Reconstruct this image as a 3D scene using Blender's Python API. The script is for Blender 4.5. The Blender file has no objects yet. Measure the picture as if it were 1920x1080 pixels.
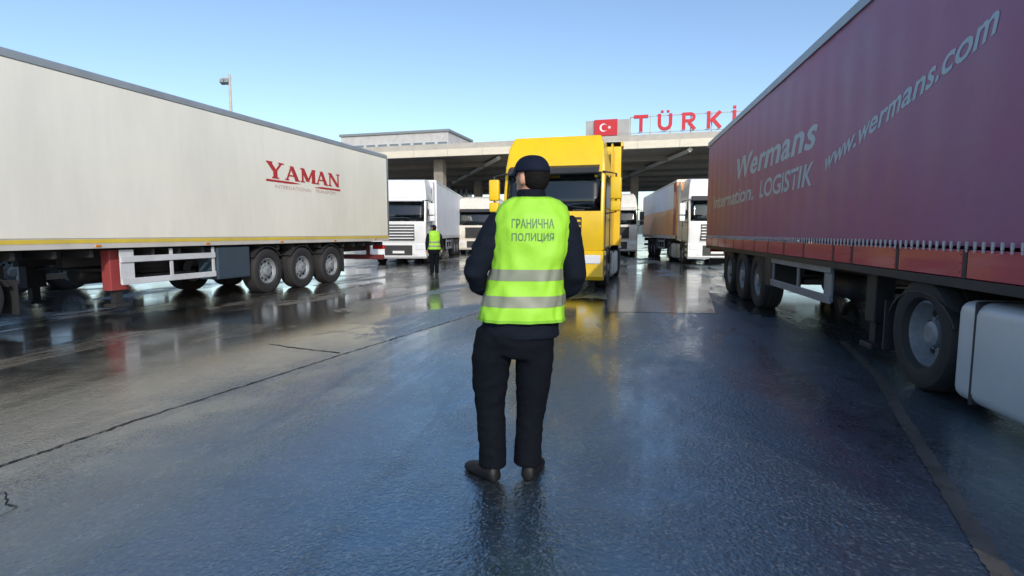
import bpy, bmesh, math, random
from mathutils import Vector, Matrix, noise
R = math.radians
random.seed(7)
S = bpy.context.scene
COL = S.collection

# ------------------------------------------------------------------ camera, sky, sun, exposure
cam = bpy.data.cameras.new('camera')
cam.sensor_width = 36.0
cam.lens = 36.0 * 1050 / 1920
cam.clip_start = 0.05
cam.clip_end = 6000
cam_o = bpy.data.objects.new('camera', cam)
COL.objects.link(cam_o)
cam_o.location = (0, 0, 1.4)
cam_o.rotation_euler = (R(90) - math.atan(103 / 1050), 0, 0)
S.camera = cam_o

SUN_EL = R(27)
SUN_AZ = R(163)            # compass bearing of the sun seen from the yard, 0 = straight ahead (+Y), 90 = right
w = bpy.data.worlds.new('World')
S.world = w
w.use_nodes = True
nt = w.node_tree
nt.nodes.clear()
sky = nt.nodes.new('ShaderNodeTexSky')
sky.sky_type = 'NISHITA'
sky.sun_disc = False
sky.sun_elevation = SUN_EL
sky.sun_rotation = SUN_AZ
sky.altitude = 100
sky.air_density = 1.0
sky.dust_density = 1.2
sky.ozone_density = 2.4
bg = nt.nodes.new('ShaderNodeBackground')
bg.inputs['Strength'].default_value = 0.15
wo = nt.nodes.new('ShaderNodeOutputWorld')
nt.links.new(sky.outputs[0], bg.inputs[0])
nt.links.new(bg.outputs[0], wo.inputs[0])

sun = bpy.data.lights.new('sun', 'SUN')
sun.energy = 2.1
sun.angle = R(0.53)
sun.color = (1.0, 0.93, 0.82)
sun_o = bpy.data.objects.new('sun', sun)
COL.objects.link(sun_o)
sv = Vector((math.sin(SUN_AZ) * math.cos(SUN_EL), math.cos(SUN_AZ) * math.cos(SUN_EL), math.sin(SUN_EL)))
sun_o.rotation_euler = sv.to_track_quat('Z', 'Y').to_euler()
sun_o.location = (0, -20, 30)

S.view_settings.view_transform = 'Standard'
S.view_settings.look = 'None'
S.view_settings.gamma = 1
S.view_settings.exposure = 0.45
S.render.engine = 'CYCLES'
S.cycles.use_denoising = True
S.cycles.max_bounces = 6
S.cycles.glossy_bounces = 4

# ------------------------------------------------------------------ materials
MATS = {}
def M(name, col, rough=0.5, metal=0.0, var=0.12, scale=4.0, bump=0.0, bscale=40.0, dirt=0.0, dcol=(0.09, 0.075, 0.06),
      dscale=1.2, stretch=(1, 1, 1), coat=0.0, rvar=0.1, ior=1.5, sheen=0.0, spec=0.5):
    """Principled surface with noisy colour, patchy road dirt, uneven gloss and optional fine relief."""
    if name in MATS:
        return MATS[name]
    m = bpy.data.materials.new(name)
    m.use_nodes = True
    t = m.node_tree; N = t.nodes; L = t.links
    b = N['Principled BSDF']
    tc = N.new('ShaderNodeTexCoord'); mp = N.new('ShaderNodeMapping')
    mp.inputs['Scale'].default_value = stretch
    L.new(tc.outputs['Object'], mp.inputs[0])
    n1 = N.new('ShaderNodeTexNoise'); n1.inputs['Scale'].default_value = scale; n1.inputs['Detail'].default_value = 6
    L.new(mp.outputs[0], n1.inputs['Vector'])
    mix = N.new('ShaderNodeMix'); mix.data_type = 'RGBA'
    mix.inputs[6].default_value = (*[max(0, c * (1 - var)) for c in col], 1)
    mix.inputs[7].default_value = (*[min(1, c * (1 + var)) for c in col], 1)
    L.new(n1.outputs[0], mix.inputs[0])
    out = mix.outputs[2]
    if dirt > 0:
        n2 = N.new('ShaderNodeTexNoise'); n2.inputs['Scale'].default_value = dscale; n2.inputs['Detail'].default_value = 8
        n2.inputs['Roughness'].default_value = 0.65
        L.new(mp.outputs[0], n2.inputs['Vector'])
        cr = N.new('ShaderNodeValToRGB'); cr.color_ramp.elements[0].position = 0.42; cr.color_ramp.elements[1].position = 0.78
        cr.color_ramp.elements[1].color = (dirt, dirt, dirt, 1)
        L.new(n2.outputs[0], cr.inputs[0])
        mx2 = N.new('ShaderNodeMix'); mx2.data_type = 'RGBA'
        L.new(cr.outputs[0], mx2.inputs[0]); L.new(out, mx2.inputs[6]); mx2.inputs[7].default_value = (*dcol, 1)
        out = mx2.outputs[2]
    L.new(out, b.inputs['Base Color'])
    mr = N.new('ShaderNodeMapRange')
    mr.inputs[3].default_value = max(0.02, rough - rvar); mr.inputs[4].default_value = min(1, rough + rvar)
    L.new(n1.outputs[0], mr.inputs[0]); L.new(mr.outputs[0], b.inputs['Roughness'])
    b.inputs['Metallic'].default_value = metal
    b.inputs['IOR'].default_value = ior
    b.inputs['Specular IOR Level'].default_value = spec
    b.inputs['Coat Weight'].default_value = coat
    b.inputs['Coat Roughness'].default_value = 0.08
    b.inputs['Sheen Weight'].default_value = sheen
    if bump > 0:
        n3 = N.new('ShaderNodeTexNoise'); n3.inputs['Scale'].default_value = bscale; n3.inputs['Detail'].default_value = 5
        L.new(mp.outputs[0], n3.inputs['Vector'])
        bp = N.new('ShaderNodeBump'); bp.inputs['Strength'].default_value = bump; bp.inputs['Distance'].default_value = 0.02
        L.new(n3.outputs[0], bp.inputs['Height']); L.new(bp.outputs[0], b.inputs['Normal'])
    MATS[name] = m
    return m

def ground_material():
    m = bpy.data.materials.new('wet_asphalt'); m.use_nodes = True
    t = m.node_tree; N = t.nodes; L = t.links; b = N['Principled BSDF']
    tc = N.new('ShaderNodeTexCoord')
    def mapped(rot, sc):
        a = N.new('ShaderNodeMapping'); a.vector_type = 'TEXTURE'; a.inputs['Rotation'].default_value = (0, 0, rot); a.inputs['Scale'].default_value = sc
        L.new(tc.outputs['Object'], a.inputs[0]); return a.outputs[0]
    def noi(vec, sc, det=6, rough=0.55, dist=0.0):
        n = N.new('ShaderNodeTexNoise'); n.inputs['Scale'].default_value = sc; n.inputs['Detail'].default_value = det
        n.inputs['Roughness'].default_value = rough; n.inputs['Distortion'].default_value = dist
        L.new(vec, n.inputs['Vector']); return n.outputs[0]
    def ramp(v, lo, hi, c0=0.0, c1=1.0):
        r = N.new('ShaderNodeMapRange'); r.interpolation_type = 'SMOOTHSTEP'
        r.inputs[1].default_value = lo; r.inputs[2].default_value = hi; r.inputs[3].default_value = c0; r.inputs[4].default_value = c1
        L.new(v, r.inputs[0]); return r.outputs[0]
    def mixc(f, a, c):
        x = N.new('ShaderNodeMix'); x.data_type = 'RGBA'
        L.new(f, x.inputs[0])
        for i, s in ((6, a), (7, c)):
            if isinstance(s, tuple): x.inputs[i].default_value = (*s, 1)
            else: L.new(s, x.inputs[i])
        return x.outputs[2]
    def mth(op, a, c):
        x = N.new('ShaderNodeMath'); x.operation = op
        for i, s in ((0, a), (1, c)):
            if isinstance(s, (int, float)): x.inputs[i].default_value = s
            else: L.new(s, x.inputs[i])
        return x.outputs[0]
    lane = mapped(R(-12.4), (1.0, 6.0, 1.0))       # stretched along the wheel tracks
    flat = mapped(0, (1, 1, 1))
    streak = noi(lane, 0.9, 7, 0.6, 0.4)
    patch = noi(flat, 0.35, 5, 0.5, 0.3)
    fine = noi(flat, 9.0, 8, 0.65)
    agg = noi(flat, 42.0, 4, 0.7)
    vor = N.new('ShaderNodeTexVoronoi'); vor.inputs['Scale'].default_value = 62.0
    L.new(flat, vor.inputs['Vector'])
    # left half of the yard: worn, muddier, smoother; tan also imitates the trailer's reflection
    sep = N.new('ShaderNodeSeparateXYZ'); L.new(tc.outputs['Object'], sep.inputs[0])
    side = mth('ADD', mth('ADD', sep.outputs[0], mth('MULTIPLY', sep.outputs[1], -0.30)), mth('MULTIPLY', patch, 3.0))
    left = ramp(side, -1.2, -3.4)
    mud = mth('MULTIPLY', ramp(streak, 0.50, 0.60), ramp(side, 0.3, -2.4))
    base = mixc(fine, (0.007, 0.010, 0.014), (0.020, 0.025, 0.031))
    base = mixc(left, base, (0.056, 0.053, 0.047))
    base = mixc(mth('MULTIPLY', mud, 0.75), base, (0.085, 0.058, 0.032))
    track = mth('MULTIPLY', ramp(noi(mapped(R(-12.4), (0.55, 7.0, 1.0)), 1.0, 8, 0.68, 0.8), 0.52, 0.60), ramp(side, 0.6, -1.6))
    base = mixc(mth('MULTIPLY', track, 0.85), base, (0.012, 0.013, 0.014))
    dark = ramp(noi(flat, 0.9, 6, 0.6, 0.4), 0.52, 0.62, 0.0, 0.75)
    base = mixc(dark, base, (0.010, 0.011, 0.013))
    grit = N.new('ShaderNodeTexVoronoi'); grit.inputs['Scale'].default_value = 70.0
    L.new(flat, grit.inputs['Vector'])
    gs = N.new('ShaderNodeSeparateColor'); L.new(grit.outputs['Color'], gs.inputs[0])
    base = mixc(mth('MULTIPLY', ramp(gs.outputs[0], 0.80, 0.95), 0.8), base, (0.085, 0.09, 0.095))
    base = mixc(mth('MULTIPLY', ramp(gs.outputs[1], 0.85, 0.97), 0.8), base, (0.004, 0.005, 0.006))
    L.new(base, b.inputs['Base Color'])
    sky_tint = mixc(left, (0.60, 0.84, 1.0), (0.94, 0.97, 0.97))  # blue of the reflected sky put into the sheen colour, near neutral on the left
    L.new(sky_tint, b.inputs['Specular Tint'])
    wet = ramp(noi(lane, 0.8, 7, 0.62, 0.5), 0.44, 0.56)
    pool = ramp(noi(mapped(R(-12.4), (1.0, 2.2, 1.0)), 0.42, 7, 0.6, 0.6), 0.48, 0.52)     # standing water
    far = ramp(mth('ADD', sep.outputs[1], mth('MULTIPLY', left, 2.5)), 5.5, 11.0)
    wetf = mth('MAXIMUM', mth('MULTIPLY', wet, mth('ADD', 0.30, mth('MULTIPLY', far, 0.35))), mth('MULTIPLY', far, pool))
    rough = N.new('ShaderNodeMapRange'); rough.inputs[3].default_value = 0.36; rough.inputs[4].default_value = 0.05
    L.new(wetf, rough.inputs[0])
    rg = mth('ADD', rough.outputs[0], mth('MULTIPLY', mud, 0.16))
    rg = mth('ADD', rg, mth('MULTIPLY', mth('SUBTRACT', fine, 0.5), 0.30))
    rg = mth('SUBTRACT', rg, mth('MULTIPLY', left, 0.11))
    rg = mth('SUBTRACT', rg, mth('MULTIPLY', track, 0.16))
    rgm = N.new('ShaderNodeMath'); rgm.operation = 'MAXIMUM'; L.new(rg, rgm.inputs[0]); L.new(mth('ADD', 0.045, mth('MULTIPLY', left, 0.07)), rgm.inputs[1])
    L.new(rgm.outputs[0], b.inputs['Roughness'])
    b.inputs['IOR'].default_value = 2.15
    b.inputs['Specular IOR Level'].default_value = 1.0
    L.new(wetf, b.inputs['Coat Weight'])
    b.inputs['Coat IOR'].default_value = 1.6
    b.inputs['Coat Roughness'].default_value = 0.11
    stone = N.new('ShaderNodeTexVoronoi'); stone.inputs['Scale'].default_value = 38.0
    L.new(flat, stone.inputs['Vector'])
    hgt = mth('ADD', mth('MULTIPLY', agg, 0.7), mth('MULTIPLY', vor.outputs[0], 0.5))
    hgt = mth('ADD', hgt, mth('MULTIPLY', stone.outputs[0], 0.7))
    hgt = mth('ADD', hgt, mth('MULTIPLY', fine, 0.35))
    bp = N.new('ShaderNodeBump'); bp.inputs['Distance'].default_value = 0.011
    st = N.new('ShaderNodeMapRange'); st.inputs[3].default_value = 0.62; st.inputs[4].default_value = 0.03
    L.new(mth('MAXIMUM', wetf, mth('MULTIPLY', left, 0.6)), st.inputs[0]); L.new(st.outputs[0], bp.inputs['Strength'])
    worn = ramp(noi(flat, 1.7, 6, 0.6), 0.35, 0.65, 0.35, 1.0)
    L.new(mth('MULTIPLY', hgt, worn), bp.inputs['Height']); L.new(bp.outputs[0], b.inputs['Normal'])
    return m

PAINT = dict(rough=0.35, coat=0.3, dirt=0.35, dscale=0.8)
def paint(name, col, **k):
    d = dict(PAINT); d.update(k); return M(name, col, **d)
m_rubber = M('tyre_rubber', (0.016, 0.016, 0.018), 0.75, var=0.3, dirt=0.5, dcol=(0.045, 0.043, 0.042), bump=0.3, bscale=60)
m_rim = M('wheel_steel', (0.26, 0.29, 0.32), 0.45, metal=0.15, var=0.25, dirt=0.7, dcol=(0.07, 0.07, 0.07), dscale=7)
m_rimdark = M('wheel_holes', (0.02, 0.02, 0.02), 0.8)
m_frame = M('chassis_paint', (0.018, 0.019, 0.022), 0.6, var=0.3, dirt=0.5, dcol=(0.05, 0.045, 0.04))
m_plastic = M('black_plastic', (0.022, 0.023, 0.026), 0.55, var=0.2, dirt=0.3, dcol=(0.06, 0.055, 0.05))
m_glass = M('dark_glass', (0.012, 0.016, 0.02), 0.06, var=0.1, coat=1.0, rvar=0.03)
def screen_material():
    m = bpy.data.materials.new('tinted_glass'); m.use_nodes = True
    t = m.node_tree; N = t.nodes; L = t.links
    N.remove(N['Principled BSDF'])
    tr = N.new('ShaderNodeBsdfTransparent'); tr.inputs[0].default_value = (0.52, 0.60, 0.60, 1)
    gl = N.new('ShaderNodeBsdfGlossy'); gl.inputs['Roughness'].default_value = 0.03
    fr = N.new('ShaderNodeFresnel'); fr.inputs[0].default_value = 1.7
    mx = N.new('ShaderNodeMixShader')
    L.new(fr.outputs[0], mx.inputs[0]); L.new(tr.outputs[0], mx.inputs[1]); L.new(gl.outputs[0], mx.inputs[2])
    L.new(mx.outputs[0], N['Material Output'].inputs['Surface'])
    return m
m_screen = screen_material()
m_lining = M('cab_lining', (0.12, 0.12, 0.13), 0.8)
m_seat = M('seat_cloth', (0.05, 0.055, 0.07), 0.9)
m_alu = M('aluminium', (0.42, 0.46, 0.5), 0.42, metal=0.7, var=0.12, scale=8, dirt=0.3)
m_lamp = M('lamp_glass', (0.7, 0.72, 0.75), 0.12, coat=1.0, var=0.05)
m_red_lens = M('red_lens', (0.4, 0.01, 0.01), 0.2, coat=1.0)
m_orange_lens = M('amber_lens', (0.6, 0.2, 0.01), 0.2, coat=1.0)
m_plate = M('plate_white', (0.7, 0.7, 0.68), 0.4)

# ------------------------------------------------------------------ mesh helpers
class MB:
    def __init__(self):
        self.v = []; self.f = []; self.mi = []; self.cur = 0; self.sm = []; self.smooth = False
    def add(self, vs, fs):
        o = len(self.v)
        self.v += [tuple(p) for p in vs]
        for f in fs:
            self.f.append([i + o for i in f]); self.mi.append(self.cur); self.sm.append(self.smooth)
        return self
    def box(self, x0, x1, y0, y1, z0, z1):
        vs = [(x, y, z) for z in (z0, z1) for y in (y0, y1) for x in (x0, x1)]
        return self.add(vs, [(0, 2, 3, 1), (4, 5, 7, 6), (0, 1, 5, 4), (2, 6, 7, 3), (0, 4, 6, 2), (1, 3, 7, 5)])
    def rbox(self, x0, x1, y0, y1, z0, z1, bev=0.02, seg=2):
        bm = bmesh.new()
        bmesh.ops.create_cube(bm, size=1)
        for v in bm.verts:
            v.co = Vector(((x0 + x1) / 2 + v.co.x * (x1 - x0), (y0 + y1) / 2 + v.co.y * (y1 - y0), (z0 + z1) / 2 + v.co.z * (z1 - z0)))
        bmesh.ops.bevel(bm, geom=bm.edges[:], offset=bev, segments=seg, affect='EDGES', profile=0.5)
        return self.bm(bm)
    def bm(self, bm):
        bm.verts.index_update()
        self.add([v.co for v in bm.verts], [[v.index for v in f.verts] for f in bm.faces])
        bm.free(); return self
    def lathe(self, prof, seg=32, axis='x', c=(0, 0, 0), cap=True):
        """prof: list of (offset along the axis, radius)"""
        vs = []
        for a, r in prof:
            for i in range(seg):
                t = 2 * math.pi * i / seg
                p = {'x': (a, r * math.cos(t), r * math.sin(t)), 'y': (r * math.sin(t), a, r * math.cos(t)),
                     'z': (r * math.cos(t), r * math.sin(t), a)}[axis]
                vs.append((p[0] + c[0], p[1] + c[1], p[2] + c[2]))
        fs = []
        for k in range(len(prof) - 1):
            for i in range(seg):
                j = (i + 1) % seg
                fs.append((k * seg + i, k * seg + j, (k + 1) * seg + j, (k + 1) * seg + i))
        if cap: fs.append(tuple(reversed(range(seg)))); fs.append(tuple((len(prof) - 1) * seg + i for i in range(seg)))
        return self.add(vs, fs)
    def tube(self, pts, rad, seg=10, cap=True):
        """round bar along points; rad: number, list of numbers, or list of (rx, ry)"""
        pts = [Vector(p) for p in pts]
        if isinstance(rad, (int, float)): rad = [rad] * len(pts)
        vs = []; up = None
        for k, p in enumerate(pts):
            d = (pts[min(k + 1, len(pts) - 1)] - pts[max(k - 1, 0)]).normalized()
            if up is None:
                up = Vector((0, 1, 0)) if abs(d.y) < 0.8 else Vector((0, 0, 1))
            sx = d.cross(up)
            if sx.length < 1e-4: sx = d.cross(Vector((1, 0, 0)))
            sx.normalize(); sy = sx.cross(d).normalized()
            r = rad[k]; rx, ry = (r if isinstance(r, (tuple, list)) else (r, r))
            for i in range(seg):
                t = 2 * math.pi * i / seg
                vs.append(p + sx * (rx * math.cos(t)) + sy * (ry * math.sin(t)))
        fs = []
        for k in range(len(pts) - 1):
            for i in range(seg):
                j = (i + 1) % seg
                fs.append((k * seg + i, (k + 1) * seg + i, (k + 1) * seg + j, k * seg + j))
        if cap:
            fs.append(tuple(range(seg))); fs.append(tuple((len(pts) - 1) * seg + i for i in reversed(range(seg))))
        return self.add(vs, fs)
    def ball(self, c, r, seg=16, rings=10, rot=None):
        c = Vector(c); r = Vector(r if isinstance(r, (tuple, list)) else (r, r, r)); vs = []; fs = []
        for k in range(rings + 1):
            ph = math.pi * k / rings
            for i in range(seg):
                t = 2 * math.pi * i / seg
                p = Vector((r.x * math.sin(ph) * math.cos(t), r.y * math.sin(ph) * math.sin(t), r.z * math.cos(ph)))
                if rot: p = rot @ p
                vs.append(c + p)
        for k in range(rings):
            for i in range(seg):
                j = (i + 1) % seg
                fs.append((k * seg + i, (k + 1) * seg + i, (k + 1) * seg + j, k * seg + j))
        return self.add(vs, fs)
    def prism(self, poly, axis, a0, a1):
        """closed outline (u, v) extruded along an axis: x -> (y, z), y -> (x, z), z -> (x, y)"""
        n = len(poly); vs = []
        for a in (a0, a1):
            for u, v in poly:
                vs.append({'x': (a, u, v), 'y': (u, a, v), 'z': (u, v, a)}[axis])
        fs = [tuple(range(n)), tuple(range(2 * n - 1, n - 1, -1))]
        for i in range(n):
            j = (i + 1) % n
            fs.append((j, i, n + i, n + j))
        return self.add(vs, fs)
    def mesh(self, name, mats):
        me = bpy.data.meshes.new(name)
        me.from_pydata(self.v, [], self.f)
        for m in (mats if isinstance(mats, list) else [mats]): me.materials.append(m)
        me.polygons.foreach_set('material_index', self.mi)
        me.polygons.foreach_set('use_smooth', self.sm)
        bm = bmesh.new(); bm.from_mesh(me); bmesh.ops.recalc_face_normals(bm, faces=bm.faces[:]); bm.to_mesh(me); bm.free()
        me.update()
        return me
    def build(self, name, mats, parent=None, loc=None):
        return link(name, self.mesh(name, mats), parent, loc)

def link(name, me, parent=None, loc=None, rz=0.0):
    o = bpy.data.objects.new(name, me)
    COL.objects.link(o)
    o.parent = parent
    if loc: o.location = loc
    if rz: o.rotation_euler.z = rz
    return o
def thing(name, label, cat, loc=(0, 0, 0), rz=0.0, group=None):
    o = bpy.data.objects.new(name, None); COL.objects.link(o)
    o.empty_display_size = 0.3
    o.location = loc; o.rotation_euler = (0, 0, rz)
    return tag(o, label, cat, group)
def tag(o, label, cat, group=None):
    o['label'] = label; o['category'] = cat
    if group: o['group'] = group
    return o
def struct(o):
    o['kind'] = 'structure'; return o
def smooth(o, ang=40):
    me = o.data
    me.polygons.foreach_set('use_smooth', [True] * len(me.polygons))
    if hasattr(me, 'set_sharp_from_angle'): me.set_sharp_from_angle(angle=R(ang))
    return o

_txt = {}
def text_mesh(s, size=1.0, depth=0.0, bold=0.0, shear=0.0, align='LEFT', spacing=1.0):
    c = bpy.data.curves.new('txt', 'FONT')
    c.body = s; c.size = size; c.extrude = depth; c.offset = bold; c.shear = shear
    c.align_x = align; c.space_character = spacing; c.resolution_u = 3; c.fill_mode = 'BOTH' if depth else 'FRONT'
    o = bpy.data.objects.new('txt', c); COL.objects.link(o)
    dg = bpy.context.evaluated_depsgraph_get()
    me = bpy.data.meshes.new_from_object(o.evaluated_get(dg))
    bpy.data.objects.remove(o); bpy.data.curves.remove(c)
    me.materials.clear()
    return me
def place_text(name, me, mat, parent, fn, cut=0.0):
    """map each (u, v, depth) of the flat text through fn"""
    if cut:
        bm = bmesh.new(); bm.from_mesh(me); bmesh.ops.triangulate(bm, faces=bm.faces[:])
        for _ in range(3):
            bmesh.ops.subdivide_edges(bm, edges=[e for e in bm.edges if e.calc_length() > cut], cuts=1, use_grid_fill=False)
            bmesh.ops.triangulate(bm, faces=bm.faces[:])
        bm.to_mesh(me); bm.free()
    for v in me.vertices: v.co = Vector(fn(v.co.x, v.co.y, v.co.z))
    me.materials.append(mat); me.update()
    return link(name, me, parent)
def fit_text(me, width, height):
    xs = [v.co.x for v in me.vertices]; ys = [v.co.y for v in me.vertices]
    x0, x1, y0, y1 = min(xs), max(xs), min(ys), max(ys)
    for v in me.vertices:
        v.co.x = (v.co.x - x0) / (x1 - x0) * width; v.co.y = (v.co.y - y0) / (y1 - y0) * height

# ------------------------------------------------------------------ ground
gm = ground_material()
gb = MB(); gb.add([(-1500, -300, 0), (1500, -300, 0), (1500, 3000, 0), (-1500, 3000, 0)], [(0, 1, 2, 3)])
ground = struct(gb.build('ground', gm))

def ribbon(pts, wd, z, jitter, seed, sub=14):
    """thin uneven strip lying on the ground"""
    rnd = random.Random(seed); P = []
    for a, b_ in zip(pts[:-1], pts[1:]):
        for k in range(sub):
            t = k / sub; P.append((a[0] + (b_[0] - a[0]) * t, a[1] + (b_[1] - a[1]) * t))
    P.append(pts[-1]); vs = []; fs = []
    for i, p in enumerate(P):
        q0 = P[max(i - 1, 0)]; q1 = P[min(i + 1, len(P) - 1)]
        d = Vector((q1[0] - q0[0], q1[1] - q0[1], 0)).normalized(); n = Vector((-d.y, d.x, 0))
        c = Vector((p[0], p[1], z)) + n * rnd.uniform(-jitter, jitter)
        hw = wd * (rnd.uniform(0.35, 1.0) if jitter > 0.005 else rnd.uniform(0.8, 1.0)) / 2
        vs += [c - n * hw, c + n * hw]
        if i: fs.append((2 * i - 2, 2 * i - 1, 2 * i + 1, 2 * i))
    mb = MB(); mb.add(vs, fs); return mb
m_crack = M('crack_filler', (0.012, 0.012, 0.013), 0.7, var=0.4)
ribbon([(-3.9, 2.2), (-3.08, 3.25), (-2.83, 4.07), (-1.97, 6.37), (-1.3, 8.0), (-0.57, 9.89), (0.6, 13.0), (1.6, 16.0)], 0.028, 0.004, 0.012, 3, 26).build('pavement_joint', m_crack, ground)
ribbon([(-3.08, 7.0), (-2.6, 6.72), (-2.02, 6.46)], 0.035, 0.004, 0.012, 4, 10).build('pavement_joint', m_crack, ground)
ribbon([(-2.9, 3.0), (-2.55, 2.75), (-2.5, 2.4), (-2.3, 2.1)], 0.012, 0.004, 0.02, 5, 10).build('crack', m_crack, ground)
# smoother concrete patch in front of the yellow lorry
m_conc = M('wet_concrete', (0.20, 0.195, 0.185), 0.20, var=0.3, scale=1.6, bump=0.12, bscale=14, rvar=0.16, dirt=0.6, dcol=(0.07, 0.068, 0.065), dscale=0.9, coat=0.4)
cp = MB(); cp.add([(1.72, 9.90, 0.004), (3.56, 9.70, 0.004), (4.6, 13.0, 0.004), (6.3, 17.6, 0.004), (3.3, 19.0, 0.004), (2.45, 14.6, 0.004)], [(0, 1, 2, 3, 4, 5)])
struct(cp.build('concrete_patch', m_conc))
m_line = M('worn_paint', (0.105, 0.10, 0.09), 0.30, var=0.5, scale=9, dirt=0.98, dcol=(0.045, 0.045, 0.045), dscale=2.6)
struct(ribbon([(1.75, 1.6), (2.08, 2.32), (2.32, 2.81), (3.05, 4.3), (3.60, 5.4), (4.3, 7.2)], 0.10, 0.004, 0.002, 9, 30).build('worn_painted_line', m_line))
# low land far off
hb = MB(); vs = []; fs = []
for i in range(61):
    a = R(-75 + 150 * i / 60)
    hgt = 12 + 16 * (noise.noise((i * 0.21, 2.0, 0)) + 0.6) + 4 * noise.noise((i * 0.9, 5, 0))
    for r, z in ((900, -1), (1100, hgt), (1500, hgt * 0.9), (1700, -1)):
        vs.append((r * math.sin(a), r * math.cos(a), z))
    if i:
        for k in range(3): fs.append(((i - 1) * 4 + k, i * 4 + k, i * 4 + k + 1, (i - 1) * 4 + k + 1))
hb.add(vs, fs)
struct(hb.build('hills', M('far_land', (0.10, 0.12, 0.09), 0.9, var=0.35, scale=0.01)))

# ------------------------------------------------------------------ wheels
def wheel_meshes(r, wd, dished):
    t = MB(); t.smooth = True
    h = wd / 2
    t.lathe([(-h * 0.72, r * 0.58), (-h * 0.92, r * 0.64), (-h, r * 0.80), (-h * 0.93, r * 0.94), (-h * 0.82, r * 0.985), (-h * 0.5, r),
             (-h * 0.48, r * 0.975), (-h * 0.42, r * 0.975), (-h * 0.4, r), (-h * 0.04, r), (-h * 0.02, r * 0.975), (h * 0.02, r * 0.975), (h * 0.04, r),
             (h * 0.4, r), (h * 0.42, r * 0.975), (h * 0.48, r * 0.975), (h * 0.5, r), (h * 0.82, r * 0.985), (h * 0.93, r * 0.94), (h, r * 0.80), (h * 0.92, r * 0.64), (h * 0.72, r * 0.58)], 40, 'x', (0, 0, 0), False)
    rm = MB()
    d = h * 0.35 if not dished else h * 0.30      # how far the disc sits towards the outside
    rm.lathe([(-h * 0.7, r * 0.50), (-h * 0.7, r * 0.585), (h * 0.74, r * 0.585), (h * 0.78, r * 0.55), (h * 0.5, r * 0.515), (d, r * 0.47), (d + 0.015, r * 0.34), (d + 0.03, r * 0.30),
              (d + 0.03, r * 0.24), (d + 0.10, r * 0.22), (d + 0.12, r * 0.15), (d + 0.12, 0.01)], 32)
    for i in range(10):
        a = 2 * math.pi * i / 10
        rm.lathe([(d + 0.02, 0.017), (d + 0.055, 0.015)], 6, 'x', (0, r * 0.272 * math.cos(a), r * 0.272 * math.sin(a)))
    rm.cur = 1
    for i in range(10):
        a = 2 * math.pi * (i + 0.5) / 10
        rm.lathe([(d - 0.01, 0.034), (d + 0.016, 0.034)], 10, 'x', (0, r * 0.405 * math.cos(a), r * 0.405 * math.sin(a)))
    tm = t.mesh('tyre', m_rubber); 
    if hasattr(tm, 'set_sharp_from_angle'): tm.set_sharp_from_angle(angle=R(35))
    return tm, rm.mesh('rim', [m_rim, m_rimdark])
W_TRAILER = wheel_meshes(0.52, 0.385, False)
W_FRONT = wheel_meshes(0.51, 0.34, False)
W_DRIVE = wheel_meshes(0.51, 0.60, True)
def wheel(parent, kind, side, y, half=1.27):
    tm, rm = kind
    wd = max(v.co.x for v in tm.vertices); r = max(v.co.z for v in tm.vertices)
    o = link('wheel', tm, parent, (side * (half - wd), y, r - 0.008), 0 if side > 0 else math.pi)
    link('rim', rm, o)
    return o

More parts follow.
